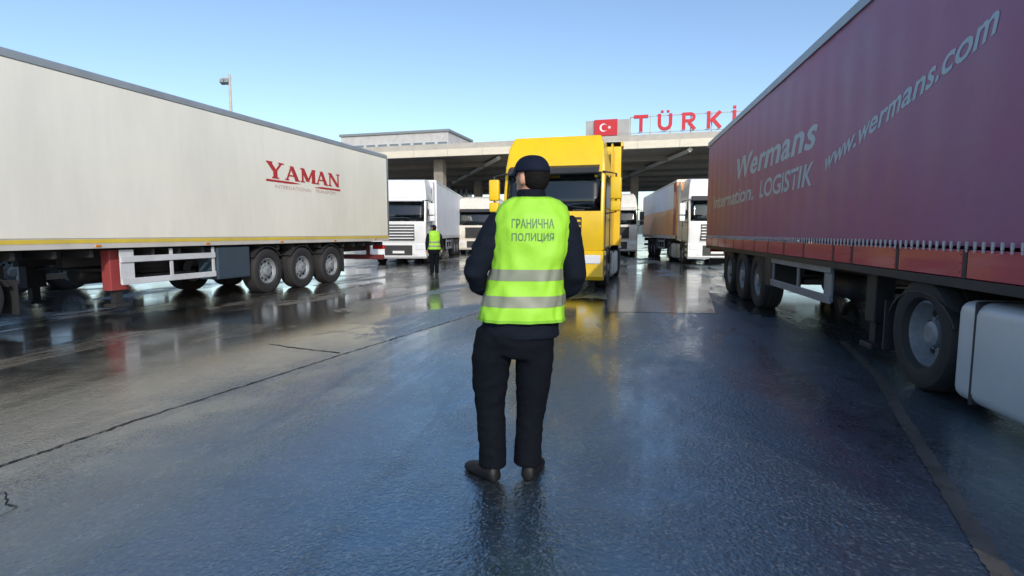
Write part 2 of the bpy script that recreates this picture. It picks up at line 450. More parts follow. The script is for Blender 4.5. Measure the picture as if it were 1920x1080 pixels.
# ------------------------------------------------------------------ semi-trailers (origin: ground under the rear end, +Y towards the tractor)
AXLES = (3.36, 4.68, 6.0)
def trailer_running_gear(t, leg_mat, guard_mat, box_mat, bumper_mat, gy0, gy1, leg_y, H0=1.12, leg_w=0.12):
    c = MB()
    for s in (-1, 1):
        c.box(s * 0.5 - 0.07, s * 0.5 + 0.07, 0.15, 10.2, 0.82, H0 - 0.03)
        c.box(s * 0.5 - 0.07, s * 0.5 + 0.07, 10.2, 13.4, 0.98, H0 - 0.03)
    for k in range(23):
        c.box(-1.2, 1.2, 0.3 + k * 0.58, 0.36 + k * 0.58, 1.0, H0 - 0.035)
    c.build('chassis', m_frame, t)
    for y in AXLES:
        a = MB(); a.lathe([(-0.95, 0.075), (0.95, 0.075)], 14, 'x', (0, y, 0.51))
        for s in (-1, 1):
            a.box(s * 0.5 - 0.05, s * 0.5 + 0.05, y - 0.1, y + 0.42, 0.47, 0.56)
            a.lathe([(0.56, 0.12), (0.68, 0.15), (0.82, 0.12)], 14, 'z', (s * 0.5, y - 0.22, 0))
        a.build('axle', m_frame, t)
        for s in (-1, 1): wheel(t, W_TRAILER, s, y)
    for s in (-1, 1):
        for y in AXLES:                                     # half-round mudguards
            mg = MB(); n = 9; vs = []
            for k in range(n):
                a_ = R(35 + 110 * k / (n - 1))
                for rr in (0.575, 0.59):
                    for xx in (s * 0.88, s * 1.25): vs.append((xx, y + rr * math.cos(a_), 0.512 + rr * math.sin(a_) * 0.99))
            fs = []
            for k in range(n - 1):
                o = 4 * k
                fs += [(o, o + 1, o + 5, o + 4), (o + 2, o + 6, o + 7, o + 3), (o, o + 4, o + 6, o + 2), (o + 1, o + 3, o + 7, o + 5)]
            fs += [(0, 2, 3, 1), (4 * n - 4, 4 * n - 3, 4 * n - 1, 4 * n - 2)]
            mg.add(vs, fs); mg.build('mudguard', m_plastic, t)
        lg = MB()                                           # landing leg with its foot
        lg.rbox(s * 0.98 - 0.10, s * 0.98 + 0.10, leg_y - leg_w, leg_y + leg_w, 0.40, H0 - 0.04, 0.012)
        lo = lg.build('landing_leg', leg_mat if s < 0 else m_frame, t)
        ft = MB(); ft.box(s * 0.98 - 0.06, s * 0.98 + 0.06, leg_y - 0.07, leg_y + 0.07, 0.16, 0.45)
        ft.rbox(s * 0.98 - 0.13, s * 0.98 + 0.13, leg_y - 0.15, leg_y + 0.15, 0.10, 0.17, 0.015)
        ft.build('foot', m_frame, lo)
        g = MB()                                            # side guard: two rails and uprights
        zt, zb = 1.0, 0.5
        g.rbox(s * 1.235 - 0.016, s * 1.235 + 0.016, gy0, gy1, zt - 0.11, zt, 0.006, 1)
        g.rbox(s * 1.235 - 0.016, s * 1.235 + 0.016, gy0, gy1, zb, zb + 0.11, 0.006, 1)
        go = g.build('side_guard', guard_mat, t)
        for yy, wd in ((gy0 + 0.03, 0.06), ((gy0 + gy1) / 2, 0.06), (gy1 - 0.14, 0.26)):
            MB().box(s * 1.21 - 0.012, s * 1.21 + 0.012, yy - wd / 2, yy + wd / 2, zb + 0.02, H0 - 0.04).build('upright', guard_mat, go)
    lb = MB(); lb.tube([(-0.9, leg_y, 0.75), (0.9, leg_y, 0.75)], 0.03, 8); lb.build('leg_brace', m_frame, t)
    tb = MB()                                               # tool box and pallet rack
    tb.rbox(-1.24, -0.72, gy0 - 1.02, gy0 - 0.06, 0.42, H0 - 0.04, 0.03)
    tb.build('tool_box', box_mat, t)
    tb = MB(); tb.rbox(0.72, 1.24, gy0 - 0.98, gy0 - 0.06, 0.46, H0 - 0.04, 0.03); tb.build('tool_box', box_mat, t)
    at = MB(); at.smooth = True
    at.lathe([(gy0 + 0.6, 0.02), (gy0 + 0.62, 0.16), (gy0 + 0.7, 0.2), (gy0 + 1.6, 0.2), (gy0 + 1.68, 0.16), (gy0 + 1.7, 0.02)], 18, 'y', (0.45, 0, 0.62)); at.build('air_tank', m_frame, t)
    sp = MB(); sp.box(-0.85, 0.35, gy0 + 0.15, gy0 + 1.35, 0.56, 0.62); sp.build('spare_wheel_cradle', m_frame, t)
    sw = link('spare_wheel', W_TRAILER[0], t, (-0.2, gy0 + 0.75, 0.80)); sw.rotation_euler = (0, R(90), 0)
    b = MB(); b.rbox(-1.2, 1.2, 0.18, 0.29, 0.52, 0.68, 0.015)
    bo = b.build('rear_bumper', bumper_mat, t)
    for s in (-1, 1): MB().box(s * 0.62 - 0.05, s * 0.62 + 0.05, 0.2, 0.28, 0.682, H0 - 0.03).build('bumper_bracket', bumper_mat, bo)
    for s in (-1, 1):
        MB().rbox(s * 0.95 - 0.22, s * 0.95 + 0.22, 0.03, 0.14, 0.86, 1.0, 0.02).build('tail_light', m_red_lens, t)
        MB().box(s * 1.06 - 0.19, s * 1.06 + 0.19, 2.74, 2.755, 0.28, 0.95).build('mudflap', m_plastic, t)
    return t

def box_trailer(name, label, loc, rz, wall, roof_mat, rail_mat, stripe_mat, leg_mat, guard_mat, box_mat, bumper_mat, H0=1.12, H1=4.0, group='semi-trailers in the yard', L=13.6, leg_y=10.0, gy0=7.6, gy1=9.8, leg_w=0.12):
    t = thing(name, label, 'trailer', loc, rz, group)
    MB().rbox(-1.285, 1.285, 0.05, L - 0.02, H0 + 0.16, H1 - 0.14, 0.012, 1).build('wall', wall, t)
    r = MB(); r.prism([(-1.285, H1 - 0.137), (-1.297, H1 - 0.13), (-1.297, H1 - 0.05), (-1.24, H1), (1.24, H1), (1.297, H1 - 0.05), (1.297, H1 - 0.13), (1.285, H1 - 0.137)], 'y', 0.03, L)
    r.build('roof', roof_mat, t)
    for s in (-1, 1):
        b = MB(); b.box(min(s * 1.27, s * 1.300), max(s * 1.27, s * 1.300), 0.03, L, H0, H0 + 0.158)
        bo = b.build('bottom_rail', rail_mat, t)
        MB().box(s * 1.3025 - 0.002, s * 1.3025 + 0.002, 0.06, L - 0.04, H0 + 0.085, H0 + 0.150).build('marker_strip', stripe_mat, bo)
        for k in range(6): MB().rbox(s * 1.304 - 0.012, s * 1.304 + 0.012, 0.9 + k * 2.3, 1.0 + k * 2.3, H0 + 0.02, H0 + 0.06, 0.006, 1).build('marker_lamp', m_orange_lens, bo)
        MB().box(s * 1.29 - 0.012, s * 1.29 + 0.010, -0.005, 0.11, H0 + 0.163, H1 - 0.142).build('corner_post', m_alu, t)
    for s in (-1, 1):
        d = MB(); d.rbox(min(s * 0.012, s * 1.26), max(s * 0.012, s * 1.26), -0.012, 0.045, H0 + 0.14, H1 - 0.15, 0.008, 1)
        do = d.build('rear_door', wall, t)
        for xx in (s * 0.3, s * 0.85):
            MB().tube([(xx, -0.04, H0 + 0.1), (xx, -0.04, H1 - 0.12)], 0.014, 6).build('lock_rod', m_alu, do)
    fl = MB(); fl.box(-1.26, 1.26, 0.05, L - 0.05, H0 + 0.004, H0 + 0.155); fl.build('floor', m_frame, t)
    trailer_running_gear(t, leg_mat, guard_mat, box_mat, bumper_mat, gy0, gy1, leg_y, H0, leg_w)
    return t

def curtain_wave(y, z):
    return 0.0065 * math.sin(y * 2 * math.pi / 0.62 + 0.8 * math.sin(y * 1.3)) * (0.35 + 0.65 * math.sin(min(max((z - 1.3) / 2.5, 0), 1) * math.pi)) + 0.020 * noise.noise((y * 0.5, z * 0.7, 3.1))
POSTS_Y = [0.10, 1.05, 2.0, 2.95, 3.9, 4.85, 5.8, 6.77, 7.71, 8.65, 9.75, 10.30, 11.34, 12.39, 13.52]
def curtain_trailer(name, label, loc, rz, cloth, board_mat, rail_mat, leg_mat, guard_mat, box_mat, bumper_mat, H0=1.04, H1=4.0, group='semi-trailers in the yard', boards=True, front_mat=None, leg_y=10.35, gy0=6.9, gy1=9.6):
    t = thing(name, label, 'trailer', loc, rz, group)
    L = 13.6
    for s in (-1, 1):
        ny, nz = 240, 26; vs = []; fs = []
        for i in range(ny + 1):
            y = 0.10 + (L - 0.2) * i / ny
            for k in range(nz + 1):
                z = 1.30 + (H1 - 0.13 - 1.30) * k / nz
                vs.append((s * (1.275 + curtain_wave(y, z)), y, z))
            if i:
                for k in range(nz): fs.append(((i - 1) * (nz + 1) + k, i * (nz + 1) + k, i * (nz + 1) + k + 1, (i - 1) * (nz + 1) + k + 1))
        mb = MB(); mb.smooth = True; mb.add(vs, fs); mb.build('curtain', cloth, t)
        MB().box(s * 1.27 - 0.05, s * 1.27 + 0.035, 0.02, L - 0.01, H1 - 0.14, H1 - 0.02).build('top_rail', rail_mat, t)
        for a, b_ in zip(POSTS_Y[:-1], POSTS_Y[1:]) if boards else ():
            m = MB(); x = s * 1.268
            m.rbox(x - 0.014, x + 0.014, a + 0.03, b_ - 0.03, H0 + 0.012, 1.272, 0.006, 1)
            for zz in (H0 + 0.05, H0 + 0.12, H0 + 0.19): m.box(x + s * 0.014 - 0.005, x + s * 0.014 + 0.006, a + 0.05, b_ - 0.05, zz, zz + 0.012)
            m.build('side_board', board_mat, t)
        for y in POSTS_Y if boards else ():
            MB().box(s * 1.262 - 0.02, s * 1.262 + 0.02, y - 0.025, y + 0.025, H0 + 0.01, 1.29).build('post', m_frame, t)
        MB().box(s * 1.25 - 0.03, s * 1.25 + 0.03, 0.05, L - 0.05, H0 - 0.07, H0 + 0.006).build('side_rail', m_frame if boards else m_alu, t)
        if not boards:
            MB().box(s * 1.268 - 0.014, s * 1.268 + 0.014, 0.08, L - 0.08, H0 + 0.01, 1.29).build('side_board', board_mat, t)
        bk = MB()                                           # curtain tensioners: hundreds of tiny buckles and straps
        for k in range(132):
            y = 0.16 + k * 0.1005
            x = s * 1.294
            bk.box(x - 0.005, x + 0.005, y - 0.012, y + 0.012, 1.281, 1.335)
            bk.box(x - 0.004, x + 0.004, y - 0.008, y + 0.008, 1.255, 1.280)
        bo = bk.build('strap_buckles', m_whiteguard, t); bo['kind'] = 'stuff'
    MB().box(-1.27, 1.27, 0.02, L - 0.01, H1 - 0.018, H1).build('roof', M('tarpaulin_roof', (0.55, 0.57, 0.6), 0.5), t)
    MB().rbox(-1.25, 1.25, L - 0.05, L + 0.0, H0, H1 - 0.145, 0.02).build('front_wall', front_mat or cloth, t)
    for s in (-1, 1):
        d = MB(); d.rbox(min(s * 0.012, s * 1.24), max(s * 0.012, s * 1.24), -0.01, 0.04, H0 + 0.02, H1 - 0.15, 0.008, 1)
        do = d.build('rear_door', M('door_alu', (0.5, 0.52, 0.55), 0.45, metal=0.4, dirt=0.4), t)
        for xx in (s * 0.3, s * 0.85): MB().tube([(xx, -0.04, H0 + 0.1), (xx, -0.04, H1 - 0.2)], 0.014, 6).build('lock_rod', m_alu, do)
    MB().box(-1.22, 1.22, 0.05, L - 0.06, H0 + 0.002, H0 + 0.10).build('floor', m_frame, t)
    trailer_running_gear(t, leg_mat, guard_mat, box_mat, bumper_mat, gy0, gy1, leg_y, H0)
    return t

# ------------------------------------------------------------------ tractor units (origin: ground under the drive axle, +Y forwards)
def tractor(name, label, loc, rz, body, trim, group='lorry tractors in the yard', tank_mat=None, deflector=True, visor=None, bumper=None, tank_y=(0.58, 2.55), tank_z=(0.16, 0.90)):
    t = thing(name, label, 'truck', loc, rz, group)
    ch = MB()
    for s in (-1, 1): ch.box(s * 0.4 - 0.05, s * 0.4 + 0.05, -1.0, 4.6, 0.62, 0.90)
    for y in (-0.9, -0.2, 0.9, 1.8, 2.7): ch.box(-0.35, 0.35, y, y + 0.08, 0.66, 0.86)
    ch.build('chassis', m_frame, t)
    fw = MB(); fw.lathe([(0.905, 0.46), (0.955, 0.46), (0.965, 0.42), (0.965, 0.05)], 24, 'z', (0, 0.5, 0)); fw.box(-0.4, 0.4, 0.15, 0.85, 0.90, 0.906)
    fw.build('fifth_wheel', m_frame, t)
    for s in (-1, 1):
        wheel(t, W_FRONT, s, 3.7, 1.24); wheel(t, W_DRIVE, s, 0.0, 1.25)
    for y in (0.0, 3.7):
        a = MB(); a.lathe([(-0.9, 0.09), (0.9, 0.09)], 12, 'x', (0, y, 0.5)); a.build('axle', m_frame, t)
    # cab shell: side profile with the half width at each point
    prof = [(4.98, 0.98, 1.24), (5.08, 1.40, 1.25), (5.06, 1.92, 1.25), (4.84, 2.86, 1.24), (4.80, 3.02, 1.235), (4.66, 3.52, 1.19), (4.44, 3.78, 1.10), (3.6, 3.88, 1.05),
            (2.80, 3.88, 1.05), (2.80, 3.0, 1.22), (2.78, 1.9, 1.245), (2.78, 1.0, 1.24)]
    bm = bmesh.new(); Lv = [bm.verts.new((-hw, y, z)) for y, z, hw in prof]; Rv = [bm.verts.new((hw, y, z)) for y, z, hw in prof]
    n = len(prof)
    bm.faces.new(Lv); bm.faces.new(list(reversed(Rv)))
    for i in range(n): bm.faces.new((Lv[(i + 1) % n], Lv[i], Rv[i], Rv[(i + 1) % n]))
    bm.normal_update()
    ed = [e for e in bm.edges if (e.verts[0].co.x > 0) == (e.verts[1].co.x > 0)]
    bmesh.ops.bevel(bm, geom=ed, offset=0.085, segments=4, affect='EDGES', profile=0.6)
    bm.normal_update()
    hole = [f for f in bm.faces if abs(f.normal.y) > 0.8 and 2.2 < f.calc_center_median().z < 2.6 and f.calc_area() > 1.0]
    bmesh.ops.delete(bm, geom=hole, context='FACES')            # the windscreen opening
    c = MB(); c.bm(bm); cab = smooth(c.build('cab', body, t), 28)
    dk = MB(); dk.box(-1.15, 1.15, 4.45, 4.93, 1.55, 1.93); dk.rbox(0.2, 1.0, 4.38, 4.5, 1.9, 2.02, 0.03); dk.build('dashboard', m_plastic, cab)
    MB().box(-1.17, 1.17, 3.05, 3.10, 1.1, 2.9).build('cab_lining', m_lining, cab)
    for sx_ in (-1, 1):
        st_ = MB(); st_.rbox(sx_ * 0.62 - 0.24, sx_ * 0.62 + 0.24, 3.45, 3.60, 1.5, 2.25, 0.05); st_.rbox(sx_ * 0.62 - 0.13, sx_ * 0.62 + 0.13, 3.47, 3.57, 2.27, 2.47, 0.04)
        st_.rbox(sx_ * 0.62 - 0.24, sx_ * 0.62 + 0.24, 3.6, 4.05, 1.45, 1.6, 0.04); st_.build('seat', m_seat, cab)
    sw_ = MB(); ring = [(0.62 + 0.21 * math.cos(R(24 * k)), 4.36 + 0.08 * math.sin(R(24 * k)), 2.02 + 0.19 * math.sin(R(24 * k))) for k in range(16)]
    sw_.tube(ring, 0.016, 6, False); sw_.build('steering_wheel', m_plastic, cab)
    for px_, wd_ in ((-0.75, 0.28), (-0.2, 0.16), (0.95, 0.10)): MB().box(px_, px_ + wd_, 4.80, 4.83, 1.935, 2.02 + wd_ * 0.3).build('paper', m_plate, cab)
    for sx_ in (-1, 1): MB().box(sx_ * 0.55 - 0.42, sx_ * 0.55 + 0.42, 4.70, 4.73, 2.68, 2.86).build('sun_blind', m_lining, cab)
    def front_y(z):                                         # front face of the shell at a height
        P = [(0.98, 4.98), (1.40, 5.08), (1.92, 5.06), (2.86, 4.84), (3.02, 4.76)]
        for (z0, y0), (z1, y1) in zip(P[:-1], P[1:]):
            if z <= z1: return y0 + (y1 - y0) * (z - z0) / (z1 - z0)
        return P[-1][1]
    ws = MB(); ws.smooth = True; vs = []; fs = []             # windscreen, slightly bowed
    nx = 12
    for i in range(nx + 1):
        u = -1 + 2 * i / nx
        for z in (1.97, 2.25, 2.55, 2.84):
            vs.append((u * (1.16 - 0.03 * (z - 1.97)), front_y(z) + 0.012 + 0.05 * (1 - u * u), z))
        if i:
            for k in range(3): fs.append(((i - 1) * 4 + k, i * 4 + k, i * 4 + k + 1, (i - 1) * 4 + k + 1))
    ws.add(vs, fs)
    nb = len(ws.v)
    ws.add([(v[0], front_y(v[2]) - 0.02, v[2]) for v in vs], [tuple(reversed(f)) for f in fs])
    rim = [i * 4 for i in range(nx + 1)] + [nx * 4 + k for k in (1, 2, 3)] + [i * 4 + 3 for i in range(nx - 1, -1, -1)] + [2, 1]
    for a, b_ in zip(rim, rim[1:] + rim[:1]): ws.f.append([a, b_, nb + b_, nb + a]); ws.mi.append(0); ws.sm.append(False)
    wso = ws.build('windscreen', m_screen, cab)
    for x0, x1 in ((-0.95, -0.15), (0.05, 0.85)):
        MB().tube([(x0, front_y(1.98) + 0.075, 1.985), ((x0 + x1) / 2, front_y(2.0) + 0.08, 2.02), (x1, front_y(2.1) + 0.06, 2.12)], 0.011, 5).build('wiper', m_plastic, wso)
    vz = MB(); vz.prism([(4.83, 2.93), (5.06, 2.80), (5.08, 2.83), (5.02, 2.95), (4.80, 3.03)], 'x', -1.10, 1.10)
    vz.build('sun_visor', visor or m_plastic, cab)
    for s in (-1, 1):
        x = s * 1.245                                        # door glass, door outline, handle
        g = MB(); g.prism([(4.70, 2.02), (4.72, 2.25), (4.58, 2.80), (3.72, 2.80), (3.66, 2.02)], 'x', x - 0.016, x + 0.010)
        g.build('side_window', m_glass, cab)
        d = MB()
        for y0, y1, z0, z1 in ((3.58, 3.595, 1.05, 2.88), (4.83, 4.845, 1.05, 2.3), (3.58, 4.845, 1.05, 1.065)): d.box(x - 0.02, x + 0.007, y0, y1, z0, z1)
        dd = d.build('door_seam', m_plastic, cab)
        MB().box(min(x, x + s * 0.035), max(x, x + s * 0.035), 3.68, 3.86, 1.72, 1.76).build('door_handle', m_plastic, cab)
        mr = MB(); mx = s * 1.50                             # mirrors on an arm
        mr.rbox(mx - 0.13, mx + 0.13, 4.80, 4.96, 2.20, 2.72, 0.04, 3)
        mr.rbox(mx - 0.12, mx + 0.12, 4.80, 4.96, 1.92, 2.16, 0.035, 3)
        mo = smooth(mr.build('mirror', trim, cab), 40)
        MB().tube([(s * 1.18, 4.86, 2.86), (mx, 4.88, 2.80), (mx, 4.88, 1.90), (s * 1.2, 4.90, 1.86)], 0.024, 8).build('mirror_arm', m_plastic, mo)
        for zc, hh in ((2.46, 0.22), (2.04, 0.09)): MB().box(mx - 0.11, mx + 0.11, 4.785, 4.797, zc - hh, zc + hh).build('mirror_glass', m_glass, mo)
        if deflector:
            df = MB(); vs = []
            df.prism([(2.02, 1.05), (2.76, 1.05), (2.76, 3.80), (2.60, 3.85), (2.02, 3.70)], 'x', s * 1.20 - 0.018, s * 1.20 + 0.018)
            df.build('side_deflector', body, t)
        sk = MB(); sk.rbox(min(s * 0.9, s * 1.235), max(s * 0.9, s * 1.235), 4.27, 4.99, 0.34, 0.97, 0.04); so = sk.build('step_panel', body, t)
        for zz in (0.48, 0.74): MB().box(min(s * 1.0, s * 1.242), max(s * 1.0, s * 1.242), 4.36, 4.78, zz, zz + 0.12).build('step', m_plastic, so)
        mg = MB(); n_ = 11; vs = []; fs = []                 # arch over the front wheel
        for k in range(n_):
            a_ = R(8 + 164 * k / (n_ - 1))
            for rr in (0.565, 0.60):
                for xx in (s * 0.92, s * 1.245): vs.append((xx, 3.7 + rr * math.cos(a_), 0.51 + rr * math.sin(a_) * 0.95))
        for k in range(n_ - 1):
            o = 4 * k; fs += [(o, o + 1, o + 5, o + 4), (o + 2, o + 6, o + 7, o + 3), (o, o + 4, o + 6, o + 2), (o + 1, o + 3, o + 7, o + 5)]
        mg.add(vs, fs + [(0, 2, 3, 1), (4 * n_ - 4, 4 * n_ - 3, 4 * n_ - 1, 4 * n_ - 2)]); mg.build('wheel_arch', m_plastic, t)
        mg = MB(); vs = []; fs = []
        for k in range(n_):
            a_ = R(20 + 140 * k / (n_ - 1))
            for rr in (0.565, 0.582):
                for xx in (s * 0.62, s * 1.25): vs.append((xx, rr * math.cos(a_), 0.505 + rr * math.sin(a_) * 0.66))
        for k in range(n_ - 1):
            o = 4 * k; fs += [(o, o + 1, o + 5, o + 4), (o + 2, o + 6, o + 7, o + 3), (o, o + 4, o + 6, o + 2), (o + 1, o + 3, o + 7, o + 5)]
        mg.add(vs, fs + [(0, 2, 3, 1), (4 * n_ - 4, 4 * n_ - 3, 4 * n_ - 1, 4 * n_ - 2)]); mgo = mg.build('rear_mudguard', m_plastic, t)
        MB().box(min(s * 0.62, s * 1.24), max(s * 0.62, s * 1.24), -0.66, -0.64, 0.22, 0.72).build('mudflap', m_plastic, mgo)
        ftank = MB(); zz0, zz1 = tank_z
        ftank.rbox(min(s * 0.60, s * 1.25), max(s * 0.60, s * 1.25), tank_y[0], tank_y[1], zz0, zz1, 0.10, 4)
        fo = smooth(ftank.build('fuel_tank', tank_mat or m_alu, t), 40)
        for yy in (tank_y[0] + 0.25, tank_y[1] - 0.35):
            b_ = MB(); b_.rbox(min(s * 0.595, s * 1.256), max(s * 0.595, s * 1.256), yy, yy + 0.035, zz0 - 0.006, zz1 + 0.006, 0.012, 1)
            b_.build('tank_strap', m_plastic, fo)
        hl = MB(); hl.rbox(s * 0.98 - 0.2, s * 0.98 + 0.2, 4.97, 5.075, 0.66, 0.88, 0.03); hl.build('headlight', m_lamp, t)
        MB().rbox(s * 0.75 - 0.10, s * 0.75 + 0.10, 5.0, 5.082, 0.42, 0.52, 0.02).build('fog_lamp', m_lamp, t)
        MB().rbox(s * 1.0 - 0.05, s * 1.0 + 0.05, 3.5, 3.7, 3.76, 3.84, 0.02).build('marker_lamp', m_orange_lens, cab)
    gr = MB(); gr.rbox(-0.72, 0.72, 4.96, 5.094, 1.08, 1.78, 0.02); go = gr.build('grille', m_plastic, cab)
    for k in range(5):
        MB().rbox(-0.70, 0.70, 5.085, 5.118, 1.14 + 0.13 * k, 1.195 + 0.13 * k, 0.012, 1).build('grille_slat', trim, go)
    bp = MB(); bp.prism([(4.75, 0.30), (4.98, 0.27), (5.06, 0.36), (5.05, 0.92), (4.98, 0.975), (4.75, 0.975)], 'x', -1.235, 1.235)
    bo = bp.build('bumper', bumper or body, t)
    MB().rbox(-0.62, 0.62, 5.03, 5.072, 0.40, 0.86, 0.02).build('air_intake', m_plastic, bo)
    MB().box(-0.26, 0.26, 5.073, 5.081, 0.50, 0.61).build('number_plate', m_plate, bo)
    return t

# placement: th = angle of the vehicle's long axis away from straight ahead
def rear_to_world(P, th, along, inset, s):
    """a point on the near side line P, 'along' metres further off, 'inset' towards the vehicle's middle"""
    u = Vector((math.sin(th), math.cos(th), 0)); n = Vector((math.cos(th), -math.sin(th), 0)) * s
    return Vector((P[0], P[1], 0)) + u * along - n * inset
def axis(th): return Vector((math.sin(th), math.cos(th), 0))

m_cream = paint('cream_panel', (0.76, 0.74, 0.66), rough=0.45, dirt=0.32, dcol=(0.42, 0.40, 0.36), dscale=0.9, var=0.05, stretch=(1, 1, 0.22))
m_roofgrey = M('grey_rail', (0.30, 0.33, 0.36), 0.45, metal=0.3, dirt=0.3)
m_palerail = M('pale_rail', (0.52, 0.50, 0.47), 0.45, dirt=0.4, dcol=(0.25, 0.22, 0.18))
m_yellowstrip = M('marker_yellow', (0.62, 0.47, 0.06), 0.4, dirt=0.5, dcol=(0.3, 0.26, 0.15))
m_redpaint = paint('red_frame', (0.28, 0.045, 0.05), rough=0.55, dirt=0.6, dcol=(0.16, 0.07, 0.06))
m_darkred = M('dark_red_bar', (0.13, 0.022, 0.026), 0.6, dirt=0.5)
m_whiteguard = M('pale_guard', (0.55, 0.57, 0.6), 0.45, dirt=0.4)
m_bluebox = M('dark_blue_box', (0.03, 0.055, 0.085), 0.5, dirt=0.3)
m_purple = M('curtain_cloth', (0.305, 0.090, 0.190), 0.5, var=0.16, scale=2.2, dirt=0.6, dcol=(0.27, 0.16, 0.24), dscale=0.6, bump=0.12, bscale=9, rvar=0.08)
m_redboard = paint('red_board', (0.44, 0.020, 0.070), rough=0.4, dirt=0.35, dcol=(0.34, 0.10, 0.14))
m_greyguard = M('grey_guard', (0.26, 0.29, 0.33), 0.5, metal=0.3, dirt=0.5)
m_lettergrey = M('letter_film', (0.36, 0.45, 0.50), 0.5, var=0.12)
m_red_ink = M('red_letter', (0.42, 0.025, 0.03), 0.45, var=0.15)
m_faint_ink = M('faded_letter', (0.50, 0.36, 0.33), 0.5)
m_white = paint('white_paint', (0.72, 0.73, 0.74), rough=0.35, dirt=0.3, dcol=(0.36, 0.35, 0.34), var=0.05)
m_offwhite = paint('offwhite_paint', (0.66, 0.63, 0.55), rough=0.4, dirt=0.35, dcol=(0.36, 0.33, 0.28))
m_yellow = paint('yellow_paint', (0.80, 0.525, 0.004), rough=0.35, dirt=0.35, dcol=(0.42, 0.26, 0.05), var=0.06)
m_silver = M('tank_silver', (0.52, 0.56, 0.58), 0.40, metal=0.1, var=0.06, dirt=0.25, dcol=(0.24, 0.26, 0.27))

# --- long cream box trailer on the left, its tractor mostly out of frame
thL = R(15.17); PL = (-5.728, 13.233)
left_rear = rear_to_world(PL, thL, 6.0, 1.29, 1)
cream = box_trailer('semi_trailer', 'long cream box trailer with red lettering on the left', left_rear, math.pi - thL, m_cream, m_roofgrey, m_palerail, m_yellowstrip,
                    m_redpaint, m_whiteguard, m_bluebox, m_darkred, H0=1.15, leg_y=9.62, leg_w=0.17, gy1=9.72)
def cream_side(u, v, d=0.0):        # u metres from the axle nearest the camera towards the rear, v height
    return (-1.289 - 0.002 - d, 6.0 - u, v)
SERIF = {
 'Y': [((.10, 1), (.50, .42), .22), ((.90, 1), (.52, .42), .11), ((.5, .5), (.5, 0), .2), ((-.04, .965), (.34, .965), .07), ((.70, .965), (1.04, .965), .07), ((.28, .035), (.72, .035), .07)],
 'A': [((.10, 0), (.47, 1), .10), ((.46, 1), (.88, 0), .22), ((.22, .33), (.74, .33), .08), ((-.04, .035), (.26, .035), .07), ((.68, .035), (1.06, .035), .07)],
 'M': [((.14, 0), (.14, 1), .10), ((.14, 1), (.52, .08), .20), ((.52, .08), (.90, 1), .10), ((.93, 1), (.93, 0), .20), ((-.02, .035), (.30, .035), .07), ((.76, .035), (1.10, .035), .07), ((-.02, .965), (.22, .965), .07), ((.85, .965), (1.10, .965), .07)],
 'N': [((.12, 0), (.12, 1), .10), ((.12, 1), (.88, 0), .22), ((.90, 0), (.90, 1), .10), ((-.04, .965), (.24, .965), .07), ((.74, .965), (1.06, .965), .07), ((-.04, .035), (.28, .035), .07)]}
def stroke_letter(ch, u0, wdt, v0, hgt):
    mb = MB()
    for k, ((ax, az), (bx, bz), tk) in enumerate(SERIF[ch]):
        A = Vector((u0 + ax * wdt, v0 + az * hgt)); B = Vector((u0 + bx * wdt, v0 + bz * hgt))
        horiz = abs(bz - az) < 0.01
        if horiz: o = Vector((0, tk * hgt * 0.62))
        else: o = Vector((tk * wdt * 0.66, 0))
        d = 0.0006 * k
        q = [cream_side(*(A - o), d), cream_side(*(A + o), d), cream_side(*(B + o), d), cream_side(*(B - o), d)]
        mb.add(q, [(0, 1, 2, 3)])
    return mb
u = 0.04
for ch, wdt, v0, hgt in (('Y', 0.66, 2.70, 0.38), ('A', 0.60, 2.70, 0.35), ('M', 0.66, 2.70, 0.35), ('A', 0.58, 2.70, 0.35), ('N', 0.58, 2.70, 0.35)):
    stroke_letter(ch, u, wdt * 0.88, v0, hgt).build('letter', m_red_ink, cream)
    u += wdt
for pts in ([(0.0, 2.665), (0.95, 2.665), (1.30, 2.64), (0.9, 2.615), (0.0, 2.615)], [(1.85, 2.60), (2.2, 2.64), (3.10, 2.64), (3.10, 2.59), (2.2, 2.59)]):
    MB().add([cream_side(a, b_, 0.001) for a, b_ in pts], [tuple(range(len(pts)))]).build('underline', m_red_ink, cream)
for wd_, u0, ln in (('INTERNATIONAL', 0.3, 1.45), ('TRANSPORT', 1.9, 1.0)):
    tm = text_mesh(wd_, 0.14, 0, 0.0); fit_text(tm, ln, 0.085)
    place_text('small_lettering', tm, m_faint_ink, cream, lambda a, b_, c: cream_side(u0 + a, 2.47 + b_, 0.001))

truck_white_l = tractor('tractor_unit', 'white tractor coupled to the long cream trailer, at the left edge', left_rear - axis(thL) * 12.0, math.pi - thL, m_white, m_white)

# --- purple curtain trailer on the right and its tractor
thR = R(10.21); PR = (3.614, 4.98)
right_rear = rear_to_world(PR, thR, 11.72, 1.28, -1)
purple = curtain_trailer('semi_trailer', 'dark purple curtain trailer with pale web address and red side boards', right_rear, math.pi - thR, m_purple, m_redboard, m_roofgrey,
                         m_frame, m_greyguard, m_plastic, m_frame)
def purple_side(a, v, d=0.0):       # a metres beyond the drive axle, v height
    y = 11.72 - a
    return (1.275 + curtain_wave(y, v) + 0.003 + d, y, v)
tm = text_mesh('Wermans', 1.0, 0, 0.020, 0.25); fit_text(tm, 5.0, 0.46)
place_text('lettering', tm, m_lettergrey, purple, lambda a, b_, c: purple_side(7.75 - a, 2.56 + b_), 0.08)
for wd_, a0, ln in (('Internation.', 10.6, 4.4), ('LOGISTIK', 5.75, 2.9)):
    tm = text_mesh(wd_, 1.0, 0, 0.020, 0.15); fit_text(tm, ln, 0.33)
    place_text('lettering', tm, m_lettergrey, purple, lambda a, b_, c: purple_side(a0 - a, 2.05 + b_), 0.08)
